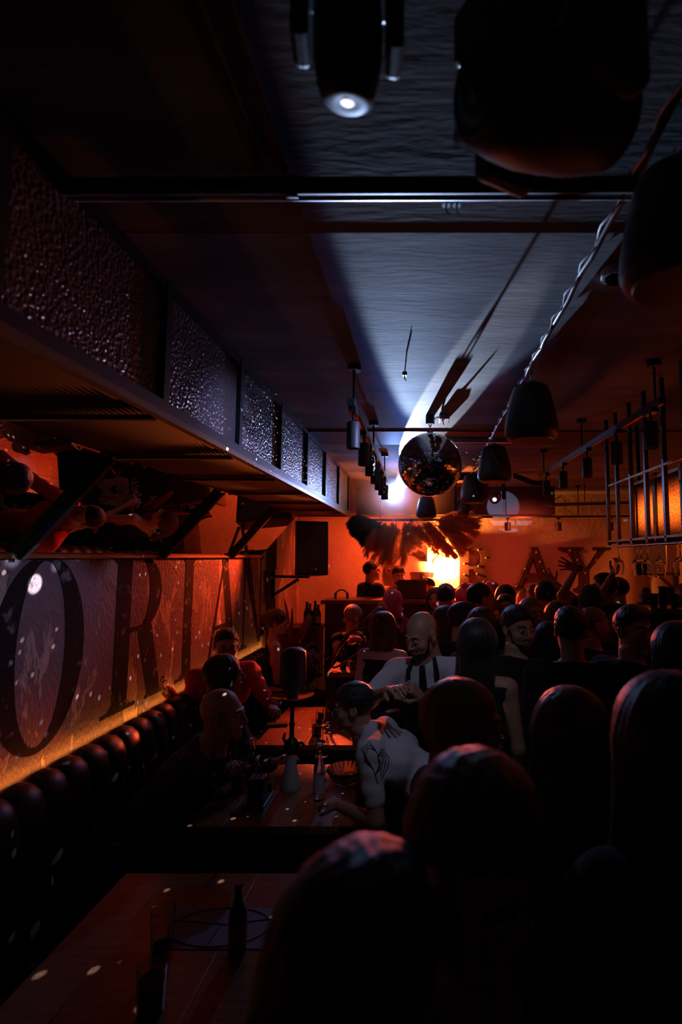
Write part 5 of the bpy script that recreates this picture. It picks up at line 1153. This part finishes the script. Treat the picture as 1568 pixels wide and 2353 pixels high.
for i, (x, y, k) in enumerate(((1.76, 4.08, 2), (1.84, 4.10, 3), (1.92, 4.08, 2))):
    for q in range(k):
        c_ = thing('cup', 'dark glass cup on top of the espresso machine, stack %s' % ('nearest the crowd', 'in the middle', 'nearest the side wall')[i], 'cup', (x, y, 1.6605 + q * 0.055), group='cups on the espresso machine, stack ' + ('near the crowd', 'middle', 'near the wall')[i], local=True)
        MB().lathe([(0.0001, 0), (0.026, 0), (0.033, 0.052), (0.030, 0.052), (0.024, 0.005), (0.0001, 0.005)], n=18).build('cup_body', 'dglass', c_, smooth=True)
# ---------------------------------------------------------------- rear details above the rear wall
pa, pb = onY(1246, 1160, 6.6), onY(1575, 1152, 6.6)
rl = thing('hanging_canopy_bar', 'long pinkish metal bar with a pointed end hanging near the rear wall on the right', 'metal bar', tuple(pa))
MB().bar(pa + Vector((0.12, 0, 0)), pb, 0.06, 0.04).add([pa, pa + Vector((0.12, -0.03, 0.02)), pa + Vector((0.12, 0.03, 0.02)), pa + Vector((0.12, 0.03, -0.02)), pa + Vector((0.12, -0.03, -0.02))], [(0, 2, 1), (0, 3, 2), (0, 4, 3), (0, 1, 4)]).build('bar_profile', 'steel', rl)
for u in (0.3, 0.9):
    q = pa + (pb - pa) * u; MB().cyl(q, (q.x, q.y, CEIL), 0.006, n=8).build('hanger_rod', 'black', rl)
MB().tube([pa + Vector((0.1, 0, 0.02)), pa + Vector((0.25, 0, 0.12)), pa + Vector((0.30, 0, 0.02))], 0.006, 6).build('wire_loop', 'steel', rl)
cb_ = [onY(1180, 1090, 5.9), onY(1200, 1097, 5.9), onY(1228, 1108, 5.9), onY(1258, 1108, 5.9)]
tag(MB().tube(cb_, 0.018, 10).tube([p + Vector((0, 0, -0.03)) for p in cb_], 0.014, 8).build('cable_loop', 'blackmatte', smooth=True), 'drooping loop of thick grey cables near the ceiling behind the second pendant speaker', 'cable')
tr = onY(1080, 1107, 6.6); tr2 = onY(1270, 1104, 6.6)
truss = thing('lighting_bar', 'horizontal steel lighting bar hung just before the rear soffit', 'lighting bar', tuple(tr))
MB().cyl(tr - Vector((0.7, 0, 0)), tr2, 0.018, n=12).build('pipe', 'steel', truss, smooth=True)
for x in (tr.x - 0.4, tr2.x - 0.15): MB().cyl((x, 6.6, tr.z), (x, 6.6, CEIL), 0.008, n=8).build('hanger', 'black', truss)
bs = thing('perforated_channel', 'perforated steel channel fixed under the ceiling beam right of the mirror ball', 'steel channel', (0.35, 4.1, 2.98))
MB().box((0.13, 4.10, 2.962), (0.95, 4.15, 2.992)).build('channel', 'steel', bs)
for i in range(12): MB().cyl((0.17 + i * 0.065, 4.1, 2.977), (0.17 + i * 0.065, 4.097, 2.977), 0.006, n=10).build('slot', 'black', bs)
# ---------------------------------------------------------------- water pipe, glasses and bottles
def onT(px, py, z=TZ_): return onZ(px, py, z)
hk = onT(668, 1812); hk.z = TZ_
wp = thing('water_pipe', 'tall water pipe with dark cylindrical cover standing on the table with wine glasses', 'water pipe', tuple(hk), local=True)
MB().lathe([(0.0001, 0), (0.050, 0), (0.055, 0.012), (0.048, 0.05), (0.036, 0.10), (0.026, 0.16), (0.024, 0.20), (0.0001, 0.20)], n=32).build('vase', 'paper', wp, smooth=True)
MB().lathe([(0.0001, 0.20), (0.038, 0.20), (0.040, 0.215), (0.040, 0.245), (0.030, 0.26), (0.014, 0.275), (0.012, 0.33), (0.018, 0.345), (0.012, 0.36), (0.011, 0.46), (0.02, 0.475), (0.03, 0.49), (0.0001, 0.49)], n=28).build('stem', 'black', wp, smooth=True)
MB().lathe([(0.0001, 0.49), (0.06, 0.492), (0.118, 0.505), (0.120, 0.509), (0.06, 0.498), (0.0001, 0.497)], n=36).build('ash_plate', 'chrome', wp, smooth=True)
MB().lathe([(0.0001, 0.50), (0.03, 0.50), (0.038, 0.53), (0.030, 0.55), (0.070, 0.552), (0.074, 0.57), (0.074, 0.70), (0.070, 0.745), (0.045, 0.765), (0.0001, 0.768)], n=36).build('charcoal_cover', 'blackmatte', wp, smooth=True)
MB().tube([(0.03, 0, 0.235), (0.06, -0.01, 0.25), (0.075, -0.015, 0.235)], 0.008, 10).build('hose_port', 'black', wp, smooth=True)
MB().tube([(-0.03, 0.0, 0.235), (-0.045, 0, 0.27), (-0.038, 0.0, 0.30)], [0.007, 0.009, 0.006], 10).build('valve', 'chrome', wp, smooth=True)
def hose(pts, label, r=0.009, seg=14, m='hose'):
    P_ = []; n = len(pts)
    for i in range(n - 1):
        p0, p1, p2, p3 = pts[max(i - 1, 0)], pts[i], pts[i + 1], pts[min(i + 2, n - 1)]
        for k in range(seg):
            t = k / seg; P_.append(0.5 * ((2 * p1) + (p2 - p0) * t + (2 * p0 - 5 * p1 + 4 * p2 - p3) * t * t + (3 * p1 - p0 - 3 * p2 + p3) * t ** 3))
    P_.append(pts[-1]); return tag(MB().tube(P_, r, 10).build('hose', m, smooth=True), label, 'hose')
hose([onY(836, 1446, 4.3), onY(810, 1450, 4.3), onY(782, 1480, 4.3), onY(764, 1526, 4.37), onY(775, 1532, 4.38), onY(812, 1508, 4.3), onY(850, 1478, 4.3), onY(862, 1448, 4.3)], 'dark red hose drooping in a wide loop before the blonde woman pouring')
def tumbler(label, p, h=0.095, r=0.036, drink=None, lv=0.6, group=None, name='tumbler'):
    t = thing(name, label, 'drinking glass', tuple(p), group=group, local=True)
    MB().lathe([(0.0001, 0), (r * 0.86, 0), (r, h), (r * 0.94, h), (r * 0.80, 0.010), (0.0001, 0.010)], n=24).build('glass_body', 'glass', t, smooth=True)
    if drink: MB().lathe([(0.0001, 0.0105), (r * 0.78, 0.0105), (r * (0.8 + 0.12 * lv), h * lv), (0.0001, h * lv)], n=24).build('drink', drink, t, smooth=True)
    return t
def bottle(label, p, h=0.26, r=0.031, m='dglass', lab='label', cat='bottle', group=None, cap='black'):
    t = thing('bottle', label, cat, tuple(p), group=group, local=True)
    MB().lathe([(0.0001, 0), (r * 0.92, 0), (r, 0.01), (r, h * 0.50), (r * 0.92, h * 0.60), (r * 0.45, h * 0.76), (r * 0.40, h * 0.93), (r * 0.46, h * 0.94), (r * 0.46, h * 0.955), (0.0001, h * 0.955)], n=24).build('bottle_body', m, t, smooth=True)
    MB().lathe([(0.0001, h * 0.955), (r * 0.48, h * 0.955), (r * 0.46, h), (0.0001, h)], n=16).build('cap', cap, t, smooth=True)
    if lab: MB().lathe([(r * 1.012, h * 0.14), (r * 1.012, h * 0.46)], n=24).build('paper_label', lab, t, smooth=True)
    return t
def T(px, py, z=TZ_): p = onT(px, py, z); return Vector((p.x, p.y, z))
wineglass('white wine glass nearest the bald man, holding a little wine', T(496, 1858), 0.235, 0.044, 'drink', level=0.60)
wineglass('wine glass directly behind the front one by the bald man', T(512, 1832), 0.235, 0.042)
wineglass('tall wine glass with bright orange glint in front of the table edge', T(567, 1800), 0.235, 0.042, 'drink', level=0.62)
tumbler('tumbler of amber drink between the wine glasses and the black box', T(547, 1822), 0.11, 0.036, 'drink')
tumbler('low round tumbler beside the vase of the water pipe', T(612, 1822), 0.085, 0.038, 'drink', 0.4)
tumbler('empty tumbler behind the black box', T(600, 1790), 0.11, 0.038)
bottle('clear water bottle with paper label beside the water pipe', T(733, 1838), 0.29, 0.031, 'glass', 'label', cap='white')
wineglass('large empty glass just behind the labelled water bottle', T(738, 1795), 0.24, 0.046)
cr = T(795, 1800); cbw = thing('crystal_bowl', 'ribbed crystal bowl on the table before the white t-shirt', 'bowl', tuple(cr), local=True)
v = []; f = []; NR = 72; prof = [(0.045, 0.0), (0.06, 0.015), (0.085, 0.04), (0.10, 0.07), (0.108, 0.085), (0.100, 0.082), (0.08, 0.045), (0.055, 0.02), (0.0001, 0.012)]
for r_, z_ in prof:
    for k in range(NR): a = 2 * math.pi * k / NR; q = r_ * (1 + 0.05 * math.cos(a * 24)); v.append((q * math.cos(a), q * math.sin(a), z_))
for i in range(len(prof) - 1):
    for k in range(NR): l = (k + 1) % NR; f.append((i * NR + k, i * NR + l, (i + 1) * NR + l, (i + 1) * NR + k))
MB().add(v, f).build('bowl_body', 'glass', cbw, smooth=True)
bk = T(583, 1862); bt_ = thing('napkin_box', 'small black box stack beside the front wine glass', 'box', tuple(bk), local=True)
MB().box((-0.055, -0.02, 0), (0.055, 0.16, 0.025)).build('tray', 'black', bt_, bevel=0.003); MB().box((-0.035, 0.0, 0.0255), (0.045, 0.08, 0.15)).build('holder', 'blackmatte', bt_, bevel=0.006)
MB().tube([(0.0, 0.04, 0.15), (-0.01, 0.04, 0.19), (0.005, 0.04, 0.215), (0.02, 0.04, 0.19), (0.02, 0.04, 0.15)], 0.006, 8).build('handle', 'chrome', bt_, smooth=True)
tag(MB().box((0, 0, 0), (0.075, 0.15, 0.008), Matrix.Translation(T(528, 1872)) @ rotz(R(-20))).build('phone', 'black', bevel=0.003), 'dark phone lying by the foot of the front wine glass', 'phone')
tag(MB().box((-0.06, -0.04, 0), (0.06, 0.04, 0.004), Matrix.Translation(T(768, 1768)) @ rotz(R(5))).build('folded_napkin', 'paper', origin=tuple(T(768, 1768))), 'folded napkin glowing orange beyond the crystal bowl', 'napkin')
st_ = tumbler('tall dark glass with a straw at the right table corner', T(828, 1865), 0.13, 0.035, 'liquor', 0.7); MB().cyl((0.0, 0, 0.02), (-0.02, 0.02, 0.24), 0.0035, n=8).build('straw', 'blackmatte', st_)
# middle table
tumbler('tumbler with dark drink on the orange table, nearer of two', T(728, 1690), 0.12, 0.040, 'liquor', 0.6)
tumbler('tumbler standing farther back on the orange table', T(735, 1655), 0.11, 0.036)
wineglass('big round wine glass on the orange table before the man in white', T(742, 1705), 0.21, 0.055)
tag(MB().box((-0.09, -0.03, 0), (0.07, 0.03, 0.022), Matrix.Translation(T(640, 1668)) @ rotz(R(12))).build('cutlery_tray', 'black', bevel=0.006), 'small black tray lying on the bright orange table', 'tray')
cy = T(764, 1640); ib = thing('tall_canister', 'tall dark cylinder with a chrome rim beside the head of the man in white', 'canister', tuple(cy), local=True)
MB().lathe([(0.0001, 0), (0.055, 0), (0.058, 0.30), (0.052, 0.30), (0.05, 0.02), (0.0001, 0.02)], n=28).build('canister_body', 'black', ib, smooth=True)
MB().lathe([(0.056, 0.295), (0.063, 0.30), (0.063, 0.315), (0.05, 0.315), (0.05, 0.30)], n=28).build('rim', 'chrome', ib, smooth=True)
# rear tables
wineglass('stemmed glass shining on the small table before the corset woman', T(730, 1585), 0.24, 0.050, 'drink', level=0.6)
bottle('small clear bottle at the table edge beside the water pipe cover', T(704, 1590), 0.17, 0.024, 'glass', None)
SZ = 1.12
def S(px, Y):
    Y = 4.42 + (Y - 4.78) * 0.7; p = onY(px, 1500, Y); return Vector((p.x, Y, SZ))
bottle('green-tinted bottle held upright at the serving table by the blonde woman', S(839, 4.85), 0.27, 0.03, 'glass', None, cap='chrome')
bottle('bottle of orange drink at the left corner of the serving table', S(832, 4.78) , 0.24, 0.03, 'drink', None)
tumbler('tumbler with lemon water under the pouring hands', S(812, 4.82), 0.10, 0.036, 'drink', 0.5)
tumbler('small tumbler with a yellow slice at the serving table edge', S(822, 4.80), 0.08, 0.033, 'drink', 0.4)
for i, (px, Y, w) in enumerate(((905, 4.8, 'nearest the waiter'), (915, 4.9, 'middle'), (925, 5.05, 'farthest'), (912, 5.2, 'at the back'))):
    tumbler('glass lit pink on the serving table, ' + w, S(px, Y), 0.11, 0.034, 'drink', 0.5, 'pink-lit glasses on the serving table')
for px, Y, w in ((797, 4.84, 'by the table corner'), (830, 4.9, 'next to the orange drink bottle')):
    pm = thing('pepper_mill', 'dark turned pepper mill on the serving table, ' + w, 'pepper mill', tuple(S(px - 8, Y)), local=True)
    MB().lathe([(0.0001, 0), (0.026, 0), (0.026, 0.02), (0.018, 0.06), (0.022, 0.10), (0.022, 0.115), (0.0001, 0.115)], n=20).build('body', 'black', pm, smooth=True); MB().lathe([(0.0001, 0.115), (0.018, 0.115), (0.022, 0.135), (0.012, 0.155), (0.006, 0.165), (0.0001, 0.166)], n=20).build('cap', 'black', pm, smooth=True)
for i, (px, h_, w) in enumerate(((705, 0.27, 'leftmost'), (712, 0.25, 'second'), (724, 0.28, 'third'), (731, 0.24, 'rightmost'))):
    p = onY(px, 1430, 5.95); bottle('dark bottle on the side cabinet by the booth, ' + w, (p.x, 5.95, zc), h_, 0.034, 'dglass', 'label' if i % 2 else None, group='bottles on the side cabinet')
# vase with red dried leaves and pale blossoms
vp = Vector((onY(668, 1500, 5.25).x, 5.25, TZ_)); vs = thing('flower_arrangement', 'dark vase of red dried leaves and pale lilac blossoms beside the corset woman', 'flowers', tuple(vp), local=True)
MB().lathe([(0.0001, 0), (0.05, 0), (0.065, 0.08), (0.045, 0.20), (0.05, 0.24), (0.042, 0.24), (0.035, 0.20), (0.0001, 0.18)], n=24).build('vase', 'black', vs, smooth=True)
rl_ = random.Random(5)
for i in range(7):
    mb = MB(); a = rl_.uniform(0, 6.28); ln = rl_.uniform(0.35, 0.60); tz = Vector((math.cos(a) * 0.22, math.sin(a) * 0.22, 1)).normalized()
    if i == 0: ln = 0.66; tz = Vector((0.02, 0, 1))
    sd_ = tz.cross(Vector((math.sin(a), math.cos(a), 0.1))).normalized(); b0 = Vector((0, 0, 0.22)); n = 10; vv = []
    for k in range(n + 1):
        u = k / n; c_ = b0 + tz * ln * u + Vector((math.cos(a), math.sin(a), 0)) * 0.10 * u * u; w_ = 0.032 * math.sin(math.pi * min(1, u * 0.92 + 0.05)) ** 0.8 + 0.002; d_ = Vector((0, 0, 0.008 * math.sin(u * 9)))
        vv += [c_ - sd_ * w_ + d_, c_, c_ + sd_ * w_ + d_]
    ff = []
    for k in range(n): ff += [(3 * k, 3 * k + 1, 3 * k + 4, 3 * k + 3), (3 * k + 1, 3 * k + 2, 3 * k + 5, 3 * k + 4)]
    mb.add(vv, ff).build('leaf', 'redleaf', vs, smooth=True)
for i in range(9):
    mb = MB(); a = rl_.uniform(-0.9, 0.7); ln = rl_.uniform(0.22, 0.42); el = rl_.uniform(-0.25, 0.8)
    d_ = Vector((math.cos(a) * math.cos(el), math.sin(a) * math.cos(el), math.sin(el))); b0 = Vector((0.02, 0, 0.24)); pts = [b0 + d_ * ln * k / 6 + Vector((0, 0, 0.05 * math.sin(k / 6 * 3) - 0.05 * (k / 6) ** 2)) for k in range(7)]
    MB().tube(pts, 0.002, 5).build('stem', 'stem', vs)
    for q in range(34):
        u = rl_.uniform(0.35, 1) * 6; k = min(5, int(u)); c_ = pts[k] + (pts[k + 1] - pts[k]) * (u - k) + Vector([rl_.gauss(0, 0.016) for _ in range(3)])
        r_ = rl_.uniform(0.006, 0.011); n_ = Vector([rl_.gauss(0, 1) for _ in range(3)]).normalized(); x_ = n_.orthogonal().normalized(); y_ = n_.cross(x_)
        ring5 = [c_ + x_ * r_ * math.cos(t) + y_ * r_ * math.sin(t) + n_ * r_ * 0.5 for t in [1.2566 * j for j in range(5)]]
        mb.add([c_] + ring5, [(0, 1, 2), (0, 2, 3), (0, 3, 4), (0, 4, 5), (0, 5, 1)])
    mb.build('blossom_spray', 'blossom', vs)
# front table things
mA, mB_, mC, mD = T(392, 2085), T(625, 2088), T(628, 2182), T(380, 2182)
mn = thing('menu_sheet', 'pale menu sheet with circle line drawing lying on the nearest table', 'menu', tuple(mA))
MB().add([mA, mB_, mC, mD] + [p + Vector((0, 0, 0.003)) for p in (mA, mB_, mC, mD)], [(3, 2, 1, 0), (4, 5, 6, 7), (0, 1, 5, 4), (1, 2, 6, 5), (2, 3, 7, 6), (3, 0, 4, 7)]).build('sheet', mat('menu_paper', (0.22, 0.19, 0.20), 0.6), mn)
mc = (mA + mB_ + mC + mD) / 4; rx = (mB_.x - mA.x) * 0.46; ry = (mA.y - mD.y) * 0.46; L_ = MB()
L_.tube([mc + Vector((rx * math.cos(R(a)), ry * math.sin(R(a)), 0.0045)) for a in range(0, 360, 8)], 0.0016, 5, closed=True)
L_.tube([mc + Vector((-rx * 0.9, ry * 0.3, 0.0045)), mc + Vector((rx * 0.1, ry * 0.1, 0.0045)), mc + Vector((rx * 0.98, ry * 0.4, 0.0045))], 0.0014, 5).tube([mc + Vector((0, ry * 0.1, 0.0045)), mc + Vector((-0.01, -ry, 0.0045))], 0.0014, 5)
L_.build('line_drawing', 'black', mn)
bottle('small soda bottle with worn label standing on the nearest table', T(545, 2190), 0.215, 0.029, 'dglass', mat('soda_label', (0.28, 0.04, 0.03), 0.5))
tumbler('empty tumbler at the left of the menu sheet on the nearest table', T(372, 2178), 0.12, 0.038)
tumbler('dark tumbler at the near edge of the nearest table', T(345, 2330), 0.13, 0.04, 'liquor', 0.7)
pq = onZ(82, 1965, 0.48)
hb = thing('handbag', 'small brown leather bag with a metal clasp on the banquette seat', 'bag', (-1.50, pq.y, 0.50), local=True)
MB().box((-0.05, -0.10, -0.015), (0.05, 0.10, 0.14)).build('bag_body', mat('bag_leather', (0.25, 0.09, 0.04), 0.4, bump=0.2, bscale=90), hb, bevel=0.02)
MB().lathe([(0.0001, 0), (0.014, 0), (0.014, 0.006), (0.0001, 0.006)], (0.051, 0, 0.09), 14, (1, 0, 0)).build('clasp', 'chrome', hb, smooth=True)
MB().tube([(0, -0.08, 0.13), (0, -0.05, 0.22), (0, 0.05, 0.22), (0, 0.08, 0.13)], 0.006, 8).build('strap', 'stem', hb, smooth=True)
# smoke puffs added for the glow around the lamp and the strobe
def smoke(name, loc, rad, peak, label, top):
    sm = bpy.data.materials.new(name); sm.use_nodes = True; nt = sm.node_tree; nt.nodes.clear()
    o1 = nd(nt, 'ShaderNodeOutputMaterial'); v1 = nd(nt, 'ShaderNodeVolumeScatter'); v1.inputs['Color'].default_value = (0.9, 0.94, 1, 1); v1.inputs['Anisotropy'].default_value = 0.55
    tc = nd(nt, 'ShaderNodeTexCoord'); ln = nd(nt, 'ShaderNodeVectorMath', operation='LENGTH'); nt.links.new(tc.outputs['Object'], ln.inputs[0])
    mr = nd(nt, 'ShaderNodeMapRange'); mr.inputs[1].default_value = 0.0; mr.inputs[2].default_value = rad; mr.inputs[3].default_value = 1.0; mr.inputs[4].default_value = 0.0; nt.links.new(ln.outputs['Value'], mr.inputs[0])
    pw = nd(nt, 'ShaderNodeMath', operation='POWER'); pw.inputs[1].default_value = 2.5; nt.links.new(mr.outputs[0], pw.inputs[0])
    mu = nd(nt, 'ShaderNodeMath', operation='MULTIPLY'); mu.inputs[1].default_value = peak; nt.links.new(pw.outputs[0], mu.inputs[0]); nt.links.new(mu.outputs[0], v1.inputs['Density']); nt.links.new(v1.outputs[0], o1.inputs['Volume'])
    o = MB().lathe([(0.0001, -rad)] + [(rad * math.cos(R(a)), rad * math.sin(R(a))) for a in range(-80, 81, 8) if rad * math.sin(R(a)) < top] + [(rad * math.cos(math.asin(min(0.99, top / rad))), top), (0.0001, top)], n=24).build('smoke', sm)
    o.location = loc; tag(o, label, 'smoke', kind='stuff')
smoke('lamp_glow_smoke', LP, 0.9, 1.3, 'puff of smoke added for the blue glow around the dazzling moving head', 0.2)
smoke('strobe_glow_smoke', STROBE + Vector((0.02, -0.32, 0)), 0.40, 0.35, 'small puff of smoke added for the orange bloom before the blinding strobe', 0.39)
for o_ in list(bpy.data.objects):
    for k_ in ('_local', '_J'):
        if k_ in o_: del o_[k_]
